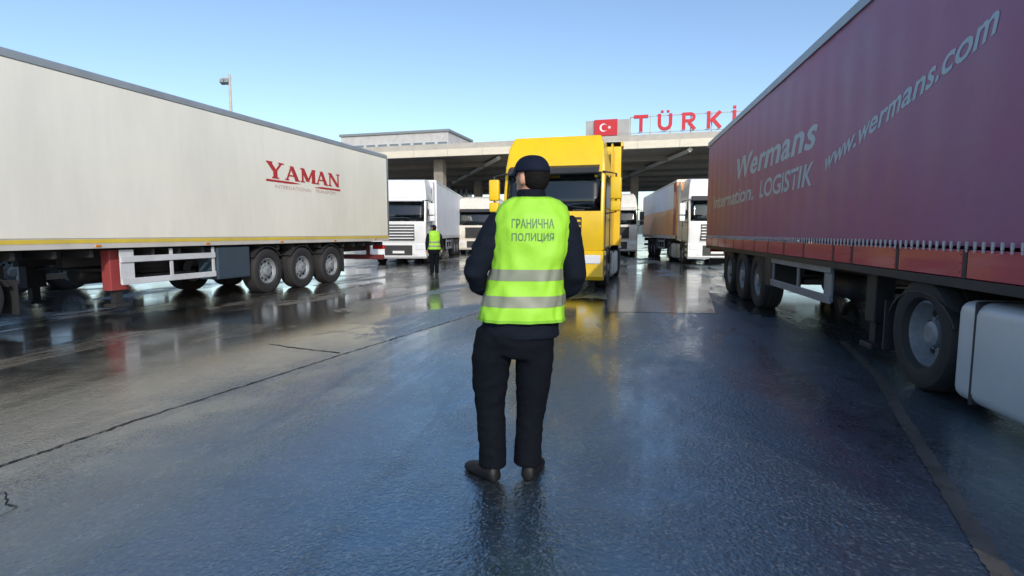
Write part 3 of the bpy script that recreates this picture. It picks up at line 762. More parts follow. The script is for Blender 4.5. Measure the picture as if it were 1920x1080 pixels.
tm = text_mesh('www.wermans.com', 1.0, 0, 0.018, 0.25); fit_text(tm, 3.28, 0.16)
place_text('lettering', tm, m_lettergrey, purple, lambda a, b_, c: purple_side(2.42 - a, 2.19 + 0.195 * a + b_), 0.08)
truck_grey_r = tractor('tractor_unit', 'tractor with grey fuel tank at the right edge under the purple trailer', right_rear - axis(thR) * 11.72, math.pi - thR, m_white, m_white, tank_mat=m_silver, tank_y=(0.535, 2.7), tank_z=(0.09, 0.88))

# --- yellow lorry turning out of the gate
thC = R(15); front = Vector((0.96, 13.6, 0))
ty = front + axis(thC) * 5.08
tractor('tractor_unit', 'yellow lorry cab facing the camera behind the standing person', ty, math.pi - thC, m_yellow, m_yellow, visor=m_plastic)
king = ty - axis(thC) * 0.5
thT = R(9.5)
curtain_trailer('semi_trailer', 'yellow curtain trailer behind the yellow cab', king + axis(thT) * 12.0, math.pi - thT, m_yellow, m_yellow, m_yellow, m_frame, m_greyguard, m_plastic, m_frame, boards=False, front_mat=m_yellow)

# --- lorries queueing at the gate
def rig(front, th, body, tlabel, cab_label, make, trim=None, visor=None):
    o = Vector((front[0], front[1], 0)) + axis(th) * 5.08
    tractor('tractor_unit', cab_label, o, math.pi - th, body, trim or body, visor=visor)
    make(o - axis(th) * 0.5 + axis(th) * 12.0, math.pi - th, tlabel)
m_fridge = paint('fridge_white', (0.74, 0.75, 0.78), rough=0.55, coat=0.0, dirt=0.25, dcol=(0.45, 0.45, 0.45), var=0.04)
rig((-5.06, 25.0), R(1.0), m_white, 'white box trailer behind the small distant person', 'white cab partly hidden behind the rear of the cream trailer',
    lambda p, rz, lb: box_trailer('semi_trailer', lb, p, rz, m_fridge, m_white, m_whiteguard, m_whiteguard, m_frame, m_greyguard, m_plastic, m_frame), None, m_white)
m_tan = paint('tan_curtain', (0.75, 0.36, 0.12), rough=0.6, dirt=0.5, dcol=(0.70, 0.24, 0.08), dscale=1.0, var=0.1)
def red_edge(p, rz, lb):
    t = box_trailer('semi_trailer', lb, p, rz, m_tan, m_offwhite, m_palerail, m_palerail, m_frame, m_greyguard, m_plastic, m_frame)
    for s in (-1, 1):
        MB().box(s * 1.292 - 0.006, s * 1.292 + 0.006, 12.85, 13.56, 1.30, 3.86).build('red_edge_panel', m_redpaint, t)
        MB().box(s * 1.290 - 0.005, s * 1.290 + 0.005, 0.13, 12.84, 2.62, 3.855).build('upper_panel', m_fridge, t)
    return t
rig((8.96, 24.5), R(6.5), m_white, 'tan and white trailer with a red front edge', 'white cab half hidden by the far end of the purple trailer', red_edge)
rig((-2.45, 38.0), R(4.0), m_offwhite, 'pale trailer furthest back to the left of the yellow cab', 'cream cab far back to the left of the yellow cab',
    lambda p, rz, lb: box_trailer('semi_trailer', lb, p, rz, m_offwhite, m_offwhite, m_palerail, m_palerail, m_frame, m_greyguard, m_plastic, m_frame), m_plastic)
rig((6.55, 35.0), R(6.0), m_offwhite, 'pale trailer between the yellow lorry and the red edged trailer', 'cream cab between the yellow lorry and the red edged trailer',
    lambda p, rz, lb: box_trailer('semi_trailer', lb, p, rz, m_fridge, m_white, m_palerail, m_palerail, m_frame, m_greyguard, m_plastic, m_frame), m_plastic, m_offwhite)
# unidentified dark gap below the cream trailer, filled by a made-up low flatbed
o2 = left_rear + Vector((-5.6, -0.5, 0))
flat = thing('added_flatbed', 'made-up dark flatbed filling the gap under the cream trailer floor', 'trailer', o2, math.pi - thL)
MB().box(-1.25, 1.25, 0.05, 13.5, 1.095, 1.22).build('deck', m_frame, flat)
trailer_running_gear(flat, m_frame, m_frame, m_plastic, m_frame, 7.6, 9.8, 10.2)

# ------------------------------------------------------------------ gate canopy
m_fascia = M('painted_fascia', (0.66, 0.61, 0.50), 0.7, var=0.08, scale=1.5, dirt=0.35, dcol=(0.42, 0.38, 0.30), stretch=(1, 1, 3))  # cream paint of the canopy edge
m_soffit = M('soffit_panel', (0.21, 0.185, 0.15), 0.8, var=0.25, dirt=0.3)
m_steel = M('grey_steel', (0.45, 0.44, 0.40), 0.55, var=0.15, dirt=0.3)
thG = R(15.7)
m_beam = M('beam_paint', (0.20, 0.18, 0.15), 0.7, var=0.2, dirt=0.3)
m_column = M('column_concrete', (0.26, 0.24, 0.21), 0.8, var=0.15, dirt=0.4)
gate = thing('gate_canopy', 'wide border gate canopy with cream edge over the queueing lorries', 'canopy', (2.0, 44.1, 0), -thG)
W0, W1, D = -26.0, 30.0, 44.0       # local x along the front edge, local y depth
zb = 7.6
MB().box(W0, W1, 0.0, 0.30, zb, zb + 0.55).build('fascia', m_fascia, gate)
MB().box(W0, W1, 0.35, 0.55, zb + 0.40, zb + 1.05).build('parapet', M('parapet_sheet', (0.42, 0.40, 0.36), 0.6, dirt=0.3), gate)
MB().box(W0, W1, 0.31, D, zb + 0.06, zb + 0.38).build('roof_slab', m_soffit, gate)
MB().box(W0, W1, D + 0.01, D + 0.3, zb, zb + 0.55).build('fascia', m_fascia, gate)
for k in range(57):
    MB().box(W0 + 0.49 + k, W0 + 0.53 + k, -0.012, 0.002, zb + 0.01, zb + 0.54).build('fascia_joint', m_steel, gate) if k % 3 == 0 else None
def glocal(X, Y):                    # world ground point to canopy coordinates
    d = Vector((X - 2.0, Y - 44.1, 0)); return Matrix.Rotation(thG, 3, 'Z') @ d
for (a, b_) in (((-1.07, 45.94), (-7.06, 68.0)), ((12.9, 41.3), (12.1, 63.0)), ((-12.5, 49.5), (-19.5, 71.0)), ((24.5, 38.6), (26.0, 60.0)), ((5.0, 44.2), (3.2, 66.0))):
    A = glocal(*a); B = glocal(*b_)
    be = MB(); be.tube([(A.x, max(A.y, 0.45), zb - 0.16), (B.x, B.y, zb - 0.16)], [(0.22, 0.2)] * 2, 4); be.build('beam', m_steel, gate)
for yy in (5.0, 11.0, 17.0, 23.0, 29.0, 36.0):
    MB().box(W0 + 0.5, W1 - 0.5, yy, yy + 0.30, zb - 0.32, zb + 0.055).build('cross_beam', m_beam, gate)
for X, Y in ((-6.15, 48.6), (15.6, 42.4), (-17.5, 52.0), (-4.0, 67.5), (13.5, 62.5)):
    q = glocal(X, Y)
    cb = MB(); cb.rbox(q.x - 0.42, q.x + 0.42, q.y - 0.42, q.y + 0.42, 0, zb + 0.055, 0.05); cb.build('column', m_column, gate)

# sign on the canopy: flag panel and standing letters
m_sign_red = M('sign_red', (0.50, 0.02, 0.03), 0.4, var=0.1)
m_sign_white = M('sign_white', (0.75, 0.75, 0.75), 0.5)
m_board = M('sign_board', (0.36, 0.37, 0.37), 0.6, dirt=0.3)
sign = thing('roof_sign', 'red standing letters and flag panel on the canopy roof', 'sign', (2.0 - 0.5 * math.cos(thG), 44.1 + 0.5 * math.sin(thG), 0), -thG)
MB().box(4.05, 7.35, 0.95, 1.05, 8.36, 9.95).build('back_board', m_board, sign)
fp = MB(); fp.box(4.72, 6.45, 0.83, 0.945, 8.78, 9.98); fo = fp.build('flag_panel', m_sign_red, sign)
cr = []; cx, cz, r = 5.42, 9.38, 0.30
for k in range(25):
    a = R(38 + 284 * k / 24); cr.append((cx + r * math.cos(a), cz + r * math.sin(a)))
for k in range(25):
    a = R(322 - 284 * k / 24)
    cr.append((cx + 0.075 + r * 0.80 * math.cos(a) * 1.0, cz + r * 0.80 * math.sin(a)))
bm = bmesh.new(); vs = [bm.verts.new((x, 0.826, z)) for x, z in cr]
for k in range(24): bm.faces.new((vs[k], vs[k + 1], vs[49 - k - 1], vs[49 - k]))
MB().bm(bm).build('crescent', m_sign_white, fo)
st = []
for k in range(10):
    a = R(180 + 36 * k); rr = 0.15 if k % 2 == 0 else 0.06
    st.append((5.86 + rr * math.cos(a), 9.38 + rr * math.sin(a)))
MB().add([(5.86, 0.826, 9.38)] + [(x, 0.826, z) for x, z in st], [(0, 1 + k, 1 + (k + 1) % 10) for k in range(10)]).build('star', m_sign_white, fo)
def arc(cx, cz, r, a0, a1, n=10): return [(cx + r * math.cos(R(a0 + (a1 - a0) * k / n)), cz + r * math.sin(R(a0 + (a1 - a0) * k / n))) for k in range(n + 1)]
w_ = 0.24
def bar(x0, z0, x1, z1, w=w_):
    d = Vector((x1 - x0, z1 - z0)).normalized(); n = Vector((-d.y, d.x)) * (w / 2)
    return [(x0 - n.x, z0 - n.y), (x1 - n.x, z1 - n.y), (x1 + n.x, z1 + n.y), (x0 + n.x, z0 + n.y)]
def band(outer, inner): return [[outer[k], outer[k + 1], inner[k + 1], inner[k]] for k in range(len(outer) - 1)]
U_ARC = band(arc(0.5, 0.5, 0.5, 180, 360), arc(0.5, 0.5, 0.5 - w_, 180, 360))
R_ARC = band(arc(0.56, 0.87, 0.35, -90, 90), arc(0.56, 0.87, 0.35 - 0.21, -90, 90))
GLYPH = {
 'T': [bar(0.5, 0, 0.5, 0.98), bar(0, 1.1, 1.0, 1.1)],
 'Ü': [bar(0.12, 0.5, 0.12, 1.22), bar(0.88, 0.5, 0.88, 1.22), bar(0.2, 1.38, 0.4, 1.38, 0.16), bar(0.6, 1.38, 0.8, 1.38, 0.16)] + U_ARC,
 'R': [bar(0.12, 0, 0.12, 1.22), bar(0.24, 1.115, 0.56, 1.115, 0.21), bar(0.24, 0.625, 0.56, 0.625, 0.21), bar(0.46, 0.52, 0.86, 0.0)] + R_ARC,
 'K': [bar(0.12, 0, 0.12, 1.22), bar(0.24, 0.5, 0.88, 1.18), bar(0.42, 0.62, 0.90, 0.02)],
 'İ': [bar(0.13, 0, 0.13, 1.22), bar(0.03, 1.42, 0.23, 1.42, 0.2)],
 'Y': [bar(0.5, 0, 0.5, 0.6), bar(0.46, 0.56, 0.12, 1.2), bar(0.54, 0.56, 0.88, 1.2)],
 'E': [bar(0.12, 0, 0.12, 1.22), bar(0.24, 1.11, 0.86, 1.11, 0.22), bar(0.24, 0.61, 0.78, 0.61, 0.2), bar(0.24, 0.11, 0.86, 0.11, 0.22)]}
x = 7.66
for ch in 'TÜRKİYE':
    lt = MB()
    for k, poly in enumerate(GLYPH[ch]):
        lt.prism([(x + a * 1.05, 8.96 + b_) for a, b_ in poly], 'y', 0.86 + 0.0012 * (k % 4), 1.025)
    lt.build('letter', m_sign_red, sign)
    x += (0.28 if ch == 'İ' else 1.05) + 0.68
for z in (8.90, 10.08): MB().box(7.36, 20.5, 1.03, 1.09, z - 0.03, z + 0.03).build('rail', m_steel, sign)
for k in range(10): MB().box(7.37 + k * 1.45, 7.44 + k * 1.45, 1.095, 1.17, 7.985, 10.1).build('post', m_steel, sign)
MB().box(4.3, 4.4, 1.06, 1.16, 7.985, 9.8).build('post', m_steel, sign); MB().box(6.9, 7.0, 1.06, 1.16, 7.985, 9.8).build('post', m_steel, sign)

# building behind the canopy
m_bwall = M('building_wall', (0.50, 0.50, 0.50), 0.7, var=0.1, dirt=0.3)
m_broof = M('building_edge', (0.20, 0.23, 0.25), 0.6)
bld = thing('building', 'grey flat roofed building rising behind the canopy at left', 'building', (-16.1, 77.5, 0), -thG)
BW, BD, BH = 8.0, 9.0, 15.2
MB().box(-BW, BW, 0.0, BD, 0, BH - 0.5).build('wall', m_bwall, bld)
MB().box(-BW - 0.2, BW + 0.2, -0.2, BD + 0.2, BH - 0.495, BH - 0.18).build('roof', m_broof, bld)
for fl in range(4):
    z = 3.9 + fl * 2.75
    MB().box(-BW + 0.01, BW - 0.01, -0.06, -0.002, z - 0.95, z - 0.2).build('spandrel', M('spandrel', (0.62, 0.63, 0.64), 0.6), bld)
    for k in range(9):
        x0 = -BW + 0.35 + k * 1.76
        wo_ = MB().box(x0, x0 + 1.5, -0.05, -0.003, z, z + 1.35).build('window', m_bwall if False else M('pale_frame', (0.55, 0.56, 0.58), 0.5), bld)
        MB().box(x0 + 0.07, x0 + 1.43, -0.056, -0.051, z + 0.07, z + 1.28).build('pane', M('grey_glass', (0.16, 0.19, 0.21), 0.12, coat=0.5), wo_)
    for k in range(4):
        y0 = 0.6 + k * 2.1
        wo_ = MB().box(BW + 0.003, BW + 0.05, y0, y0 + 1.5, z, z + 1.35).build('window', MATS['pale_frame'], bld)
        MB().box(BW + 0.051, BW + 0.056, y0 + 0.07, y0 + 1.43, z + 0.07, z + 1.28).build('pane', MATS['grey_glass'], wo_)

# flood light mast
mast = thing('light_mast', 'tall grey light mast with floodlights above the cream trailer', 'light mast', (-22.0, 45.0, 0), 0)
MB().tube([(0, 0, 0), (0, 0, 13.7)], [0.16, 0.09], 10).build('pole', m_steel, mast)
MB().tube([(-0.62, 0, 13.4), (0.12, 0, 13.4)], 0.05, 6).build('crossarm', m_steel, mast)
for x_ in (-0.55, -0.18):
    f_ = MB(); f_.prism([(-0.24, 13.05), (0.16, 12.93), (0.22, 13.28), (-0.12, 13.34)], 'x', x_ - 0.15, x_ + 0.15); f_.build('floodlight', m_broof, mast)

# ------------------------------------------------------------------ people
def remesh(mb, voxel, name, mat, parent, smooth_it=6, wrinkle=None):
    me = mb.mesh('tmp', mat)
    o = bpy.data.objects.new('tmp', me); COL.objects.link(o)
    r = o.modifiers.new('r', 'REMESH'); r.mode = 'VOXEL'; r.voxel_size = voxel; r.use_smooth_shade = True
    s = o.modifiers.new('s', 'SMOOTH'); s.factor = 0.5; s.iterations = smooth_it
    dg = bpy.context.evaluated_depsgraph_get()
    out = bpy.data.meshes.new_from_object(o.evaluated_get(dg)); out.name = name
    bpy.data.objects.remove(o); bpy.data.meshes.remove(me)
    if wrinkle:
        amp, sc = wrinkle
        nm = [v.normal.copy() for v in out.vertices]
        for v, n in zip(out.vertices, nm):
            p = Vector((v.co.x * sc[0], v.co.y * sc[1], v.co.z * sc[2]))
            q = p + Vector((noise.noise(p * 0.7), noise.noise(p * 0.7 + Vector((5, 1, 2))), 0)) * 0.6
            k = 1 - abs(noise.noise(q)) * 2.2
            msk = 0.25 + 1.1 * max(0.0, noise.noise(v.co * 5.0 + Vector((3, 7, 1))) + 0.35)
            v.co += n * amp * msk * (k * 0.9 + noise.noise(p * 2.3) * 0.35)
    out.materials.clear(); out.materials.append(mat)
    out.polygons.foreach_set('use_smooth', [True] * len(out.polygons))
    return link(name, out, parent)
m_skin = M('skin', (0.46, 0.24, 0.17), 0.5, var=0.08)
m_jacket = M('navy_jacket', (0.0055, 0.0085, 0.016), 0.85, var=0.25, bump=0.25, bscale=45, spec=0.12)
m_trouser = M('dark_trousers', (0.0035, 0.005, 0.0085), 0.85, var=0.25, bump=0.25, bscale=60, spec=0.10)
m_shoe = M('black_leather', (0.006, 0.006, 0.007), 0.55, var=0.2, spec=0.3)
m_vest = M('high_vis_cloth', (0.27, 0.58, 0.03), 0.6, var=0.07, scale=9, bump=0.15, bscale=25)
m_tape = M('reflective_tape', (0.19, 0.21, 0.16), 0.5, var=0.15)
m_bind = M('vest_binding', (0.16, 0.40, 0.02), 0.7)
m_vtext = M('vest_print', (0.075, 0.17, 0.07), 0.6)
m_cap = M('navy_cap', (0.006, 0.010, 0.024), 0.8, var=0.2, bump=0.2, bscale=70, spec=0.15)
m_eye = M('eye', (0.05, 0.04, 0.04), 0.2)
m_hair = M('dark_hair', (0.007, 0.006, 0.006), 0.8, var=0.3, bump=0.4, bscale=120, spec=0.15)

def person(label, loc, rz, scale, P, voxel, text=False):
    t = thing('person', label, 'person', loc, rz, 'people in reflective vests')
    t.scale = (scale,) * 3
    hx, hz = P['head']; tors = P['torso']
    yaw = Matrix.Rotation(P['yaw'], 3, 'Z')
    H = Vector((hx, P.get('hy', 0.02), hz))
    def hd(x, y, z): return H + yaw @ Vector((x, y, z))
    # body
    b = MB()
    b.tube([(c, cy, z) for z, c, cy, rx, ry in tors], [(rx * 0.86, ry * 0.86) for z, c, cy, rx, ry in tors], 24)
    z, c, cy, rx, ry = tors[-1]
    b.tube([(c, cy, z - 0.06), (hx, H.y - 0.015, hz - 0.09), (hx, H.y, hz)], [0.062, 0.056, 0.056], 14)
    b.ball(hd(0, -0.006, 0.012), (0.077, 0.097, 0.108), 20, 14, yaw)
    b.ball(hd(0, 0.030, -0.050), (0.056, 0.062, 0.062), 16, 10, yaw)
    b.tube([hd(0, 0.085, 0.018), hd(0, 0.108, -0.018), hd(0, 0.088, -0.030)], [0.010, 0.015, 0.010], 8)
    b.ball(hd(0, 0.088, -0.062), (0.022, 0.010, 0.007), 10, 6, yaw)
    for s in (-1, 1):
        b.ball(hd(s * 0.080, -0.008, -0.012), (0.012, 0.020, 0.032), 10, 8, yaw)
    for leg in P['legs']:
        b.tube([p for p, r_ in leg], [r_ * 0.72 for p, r_ in leg], 14)
    for arm in P['arms']:
        b.tube([p for p, r_ in arm], [r_ * 0.7 for p, r_ in arm], 12)
        wv = Vector(arm[-1][0]); el = Vector(arm[-2][0]); d = (wv - el).normalized()
        inn = P['hand_dir'](wv, d); side = d.cross(inn).normalized()
        palm = wv + inn * 0.055
        b.tube([wv, wv + inn * 0.03, palm, palm + inn * 0.045], [(0.028, 0.024), (0.036, 0.02), (0.042, 0.018), (0.040, 0.015)], 10)
        root = palm + inn * 0.04
        for k in range(4):
            q = root + side * (0.027 - 0.018 * k); ln = (0.034, 0.040, 0.037, 0.028)[k]
            bend = (inn * 0.8 + Vector((0, -0.5, -0.3))).normalized(); bend2 = (inn * 0.3 + Vector((0, -0.9, -0.3))).normalized()
            b.tube([q - inn * 0.01, q + inn * ln * 0.9, q + inn * ln * 0.9 + bend * ln * 0.8, q + inn * ln * 0.9 + bend * ln * 0.8 + bend2 * ln * 0.6], [0.0095, 0.009, 0.0085, 0.007], 8)
        q = wv + inn * 0.035 + side * 0.03
        b.tube([q, q + (inn * 0.6 + side * 0.7) * 0.04, q + (inn * 0.6 + side * 0.7) * 0.04 + inn * 0.035], [0.012, 0.011, 0.009], 8)
    body = remesh(b, max(0.006, voxel * 0.6), 'body', m_skin, t, 3)
    for s in (-1, 1): MB().ball(hd(s * 0.031, 0.083, 0.014), 0.011, 10, 8).build('eye', m_eye, body)
    # short hair under the cap
    hb_ = MB(); hb_.smooth = True; hb_.ball(hd(0, -0.036, 0.006), (0.079, 0.080, 0.094), 20, 12, yaw); hb_.build('hair', m_hair, t)
    # trousers
    b = MB()
    for leg in P['legs']: b.tube([p for p, r_ in leg], [r_ for p, r_ in leg], 18)
    pz = P['pelvis']; b.tube([p for p, r_ in pz], [r_ for p, r_ in pz], 24)
    remesh(b, voxel, 'trousers', m_trouser, t, 4, (0.009, (8, 8, 13)))
    # jacket: torso, sleeves, collar
    b = MB()
    b.tube([(c, cy, z) for z, c, cy, rx, ry in P['jacket']], [(rx, ry) for z, c, cy, rx, ry in P['jacket']], 28)
    for arm in P['arms']: b.tube([p for p, r_ in arm], [r_ for p, r_ in arm], 16)
    z, c, cy, rx, ry = tors[-1]
    b.tube([(c, cy - 0.01, z - 0.03), (hx, H.y - 0.02, z + 0.05), (hx, H.y - 0.02, z + 0.092)], [0.088, 0.080, 0.076], 18)
    remesh(b, voxel, 'jacket', m_jacket, t, 4, (0.010, (8, 8, 12)))
    # vest: an open shell round the chest
    v = MB(); v.smooth = True; n = 72; vs = []; fs = []
    rings = []
    VZ = P['vest']
    m_ = 40
    for k in range(m_ + 1):
        z = VZ[0][0] + (VZ[-1][0] - VZ[0][0]) * k / m_
        for a, b2 in zip(VZ[:-1], VZ[1:]):
            if z <= b2[0] + 1e-6:
                f = (z - a[0]) / (b2[0] - a[0]); f2 = f * f * (3 - 2 * f) * 0.5 + f * 0.5
                rings.append((z,) + tuple(a[i] + (b2[i] - a[i]) * f2 for i in range(1, 5))); break
    def vest_pt(z, c, cy, rx, ry, a, off=0.0):
        ca, sa = math.cos(a), math.sin(a)
        e = 0.82                                             # squarer than an ellipse, like a flat back
        x_ = math.copysign(abs(ca) ** e, ca) * rx; y_ = math.copysign(abs(sa) ** e, sa) * ry
        w_ = 0.009 * noise.noise((a * 1.6, z * 3.5, 1.7)) + 0.010 * (1 - 2.2 * abs(noise.noise((a * 2.2 + z * 5, z * 6 - a * 1.5, 8.3))))
        w_ += 0.010 * (1 - 2 * abs(noise.noise((a * 3.1 + 0.4 * math.sin(z * 9), z * 1.3, 4.4)))) * min(1.0, max(0.0, (1.35 - z) * 3))
        hem = 1 + max(0, (VZ[0][0] + 0.10 - z)) * 0.25
        return Vector((c + x_ * hem, cy + y_ * hem, z)) + Vector((ca, sa, 0)) * (w_ + off)
    for rg in rings:
        for i in range(n): vs.append(vest_pt(*rg, 2 * math.pi * i / n))
    for k in range(m_):
        for i in range(n):
            j = (i + 1) % n; fs.append((k * n + i, k * n + j, (k + 1) * n + j, (k + 1) * n + i))
    v.add(vs, fs)
    vest = v.build('vest', m_vest, t)
    so_ = vest.modifiers.new('thick', 'SOLIDIFY'); so_.thickness = 0.004; so_.offset = 1
    for z0, z1 in list(P['tapes']) + [(VZ[0][0] + 0.001, VZ[0][0] + 0.016)]:
        tp = MB(); tp.smooth = True; vs = []; fs = []
        for k in range(5):
            z = z0 + (z1 - z0) * k / 4
            q = min(range(len(rings) - 1), key=lambda i: abs((rings[i][0] + rings[i + 1][0]) / 2 - z)); a, b2 = rings[q], rings[q + 1]
            f = (z - a[0]) / (b2[0] - a[0]); rg = (z,) + tuple(a[i] + (b2[i] - a[i]) * f for i in range(1, 5))
            for i in range(n): vs.append(vest_pt(*rg, 2 * math.pi * i / n, 0.0065))
        for k in range(4):
            for i in range(n):
                j = (i + 1) % n; fs.append((k * n + i, k * n + j, (k + 1) * n + j, (k + 1) * n + i))
        tp.add(vs, fs); tp.build(*(('hem_binding', m_bind, vest) if z0 < VZ[0][0] + 0.01 else ('reflective_tape', m_tape, vest)))
    if text:
        for line, zc in (('ГРАНИЧНА', 1.425), ('ПОЛИЦИЯ', 1.350)):
            lm = text_mesh(line, 1.0, 0, 0.018); fit_text(lm, 0.225, 0.050)
            bm = bmesh.new(); bm.from_mesh(lm); bmesh.ops.triangulate(bm, faces=bm.faces[:])
            bmesh.ops.subdivide_edges(bm, edges=[e for e in bm.edges if e.calc_length() > 0.012], cuts=2); bm.to_mesh(lm); bm.free()
            def onback(a, b_, c_, zc=zc):
                z = zc + b_; xw = 0.010 + a - 0.012
                q = max(i for i in range(len(rings) - 1) if rings[i][0] <= z); A, B = rings[q], rings[q + 1]
                f = (z - A[0]) / (B[0] - A[0]); rg = (z,) + tuple(A[i] + (B[i] - A[i]) * f for i in range(1, 5))
                best = min((abs(vest_pt(*rg, an).x - xw), an) for an in [math.pi + math.pi * k / 240 for k in range(241)])[1]
                pt = vest_pt(*rg, best, 0.0065); return (xw, pt.y, z)
            place_text('vest_lettering', lm, m_vtext, vest, onback)
    # cap with a short peak
    cpb = MB(); cpb.smooth = True; vs = []; fs = []; n = 28; rg = 9
    for k in range(rg + 1):
        ph = (math.pi / 2) * k / rg
        for i in range(n):
            a = 2 * math.pi * i / n
            rr = math.cos(ph) ** 0.75
            vs.append(hd(0.090 * rr * math.cos(a), -0.008 + 0.110 * rr * math.sin(a), 0.028 + 0.094 * math.sin(ph)))
    for k in range(rg):
        for i in range(n):
            j = (i + 1) % n; fs.append((k * n + i, k * n + j, (k + 1) * n + j, (k + 1) * n + i))
    fs.append(tuple(range(n)))
    cpb.add(vs, fs); cap = cpb.build('cap', m_cap, t)
    pk = MB(); vs = []; fs = []
    for k in range(5):
        for i in range(13):
            a = R(25 + 130 * i / 12); rr = 1 + 0.12 * k
            vs.append(hd(0.088 * math.cos(a) * (1 + 0.03 * k), -0.008 + 0.106 * math.sin(a) * (1 + (rr - 1) * math.sin(a)), 0.034 - 0.007 * k + 0.010 * math.sin(a)))
    for k in range(4):
        for i in range(12): fs.append((k * 13 + i, k * 13 + i + 1, (k + 1) * 13 + i + 1, (k + 1) * 13 + i))
    pk.smooth = True; pk.add(vs, fs); po = pk.build('peak', m_cap, cap)
    sm_ = po.modifiers.new('thick', 'SOLIDIFY'); sm_.thickness = 0.005
    # shoes
    for (hx_, hy_), (tx_, ty_) in P['shoes']:
        d = Vector((tx_ - hx_, ty_ - hy_, 0)); ln = d.length; d.normalize(); sd = Vector((d.y, -d.x, 0))
        b = MB(); base = Vector((hx_, hy_, 0)); vs = []; 
        for f, wv_, ht in ((-0.02, 0.020, 0.055), (0.04, 0.038, 0.085), (0.25, 0.040, 0.095), (0.45, 0.042, 0.075), (0.72, 0.050, 0.058), (0.92, 0.043, 0.046), (1.04, 0.018, 0.034)):
            c_ = base + d * (ln * f)
            for sx_, zz in ((-1, 0.0), (-1, ht * 0.55), (-0.6, ht), (0.6, ht), (1, ht * 0.55), (1, 0.0)):
                vs.append(c_ + sd * (wv_ * 1.18 * sx_) + Vector((0, 0, zz * 1.1)))
        fs = []
        for k in range(6):
            for i in range(6):
                j = (i + 1) % 6; fs.append((k * 6 + i, (k + 1) * 6 + i, (k + 1) * 6 + j, k * 6 + j))
        fs += [tuple(range(6)), tuple(range(41, 35, -1))]
        b.add(vs, fs); so = smooth(b.build('shoe', m_shoe, t), 50)
        sub = so.modifiers.new('s', 'SUBSURF'); sub.levels = 1; sub.render_levels = 1
    return t

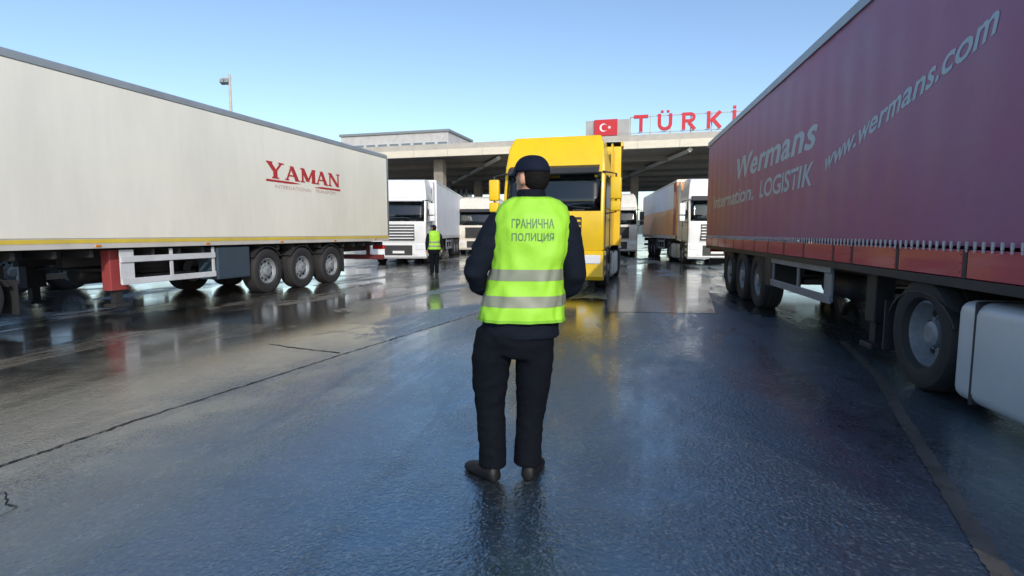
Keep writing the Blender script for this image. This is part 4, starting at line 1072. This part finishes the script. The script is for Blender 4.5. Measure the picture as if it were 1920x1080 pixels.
def inward(cx, cy):
    return lambda wv, d: (Vector((cx, cy, wv.z - 0.01)) - wv).normalized()
main = dict(
    head=(0.104, 1.703), yaw=R(44), hy=0.02,
    torso=[(0.90, 0.05, 0, 0.165, 0.115), (1.10, 0.065, 0, 0.16, 0.11), (1.30, 0.095, 0.0, 0.175, 0.115), (1.45, 0.11, -0.005, 0.17, 0.10), (1.545, 0.110, -0.005, 0.09, 0.07)],
    jacket=[(0.825, 0.050, 0, 0.215, 0.150), (0.90, 0.052, 0, 0.212, 0.148), (1.05, 0.065, 0, 0.195, 0.138), (1.21, 0.082, 0, 0.180, 0.130), (1.34, 0.105, 0, 0.195, 0.135), (1.44, 0.112, -0.005, 0.196, 0.122), (1.51, 0.112, -0.005, 0.165, 0.10), (1.56, 0.110, -0.005, 0.100, 0.078)],
    vest=[(0.918, 0.056, 0.0, 0.222, 0.165), (1.02, 0.062, 0.0, 0.212, 0.160), (1.20, 0.082, 0.0, 0.194, 0.148), (1.32, 0.104, 0.0, 0.207, 0.150), (1.42, 0.112, -0.004, 0.212, 0.142), (1.49, 0.113, -0.006, 0.205, 0.124), (1.54, 0.112, -0.008, 0.182, 0.104), (1.570, 0.111, -0.010, 0.150, 0.088), (1.592, 0.109, -0.012, 0.100, 0.078)],
    tapes=[(1.146, 1.206), (1.004, 1.064)],
    arms=[[((-0.045, 0.0, 1.475), 0.080), ((-0.085, -0.008, 1.42), 0.080), ((-0.150, -0.02, 1.30), 0.074), ((-0.205, -0.025, 1.185), 0.066), ((-0.188, 0.05, 1.12), 0.062), ((-0.13, 0.15, 1.065), 0.052), ((-0.07, 0.225, 1.035), 0.042)],
          [((0.270, 0.0, 1.465), 0.080), ((0.300, -0.008, 1.40), 0.078), ((0.328, -0.02, 1.29), 0.072), ((0.346, -0.025, 1.175), 0.065), ((0.325, 0.05, 1.10), 0.062), ((0.26, 0.15, 1.045), 0.052), ((0.19, 0.225, 1.02), 0.042)]],
    hand_dir=inward(0.06, 0.27),
    pelvis=[((0.045, 0, 0.90), (0.195, 0.130)), ((0.030, 0, 0.80), (0.212, 0.142)), ((0.012, 0, 0.72), (0.195, 0.130))],
    legs=[[((-0.095, 0, 0.86), 0.10), ((-0.118, 0, 0.70), 0.112), ((-0.125, 0.008, 0.56), 0.098), ((-0.126, 0.015, 0.42), 0.082), ((-0.118, 0.005, 0.28), 0.076), ((-0.112, -0.005, 0.13), 0.078), ((-0.112, -0.005, 0.065), 0.080)],
          [((0.125, 0, 0.86), 0.10), ((0.130, 0, 0.70), 0.108), ((0.118, 0.008, 0.56), 0.098), ((0.111, 0.02, 0.42), 0.084), ((0.098, 0.015, 0.28), 0.076), ((0.090, 0.008, 0.13), 0.078), ((0.090, 0.008, 0.075), 0.080)]],
    shoes=[((-0.085, -0.085), (-0.262, 0.125)), ((0.085, -0.070), (0.165, 0.20))])
person('person in dark clothes, cap and green reflective vest standing close, seen from behind', (0.0, 3.12, 0), 0, 1.0, main, 0.012, True)

second = dict(
    head=(0.0, 1.68), yaw=R(20), hy=0.02,
    torso=main['torso'], jacket=[(z, 0.0, cy, rx, ry) for z, c, cy, rx, ry in main['jacket']],
    vest=[(z, 0.0, cy, rx, ry) for z, c, cy, rx, ry in main['vest']], tapes=main['tapes'],
    arms=[[((s * 0.17, 0.0, 1.46), 0.078), ((s * 0.225, -0.01, 1.38), 0.074), ((s * 0.27, -0.02, 1.16), 0.062), ((s * 0.265, 0.02, 1.02), 0.055), ((s * 0.25, 0.07, 0.90), 0.042)] for s in (-1, 1)],
    hand_dir=lambda wv, d: (d + Vector((0, 0.1, -0.4))).normalized(),
    pelvis=[((0, 0, 0.92), (0.18, 0.125)), ((0, 0, 0.80), (0.19, 0.135)), ((0, 0, 0.74), (0.17, 0.125))],
    legs=[[((s * 0.095, 0, 0.86), 0.10), ((s * 0.10, 0, 0.68), 0.10), ((s * 0.09, 0.01, 0.45), 0.082), ((s * 0.085, 0, 0.25), 0.072), ((s * 0.085, 0, 0.065), 0.072)] for s in (-1, 1)],
    shoes=[((s * 0.085, -0.06), (s * 0.115, 0.17)) for s in (-1, 1)])
second['torso'] = [(z, 0.0, cy, rx, ry) for z, c, cy, rx, ry in main['torso']]
person('small distant person in reflective vest beside the white lorry', (-2.62, 18.89, 0), R(25), 0.93, second, 0.016)
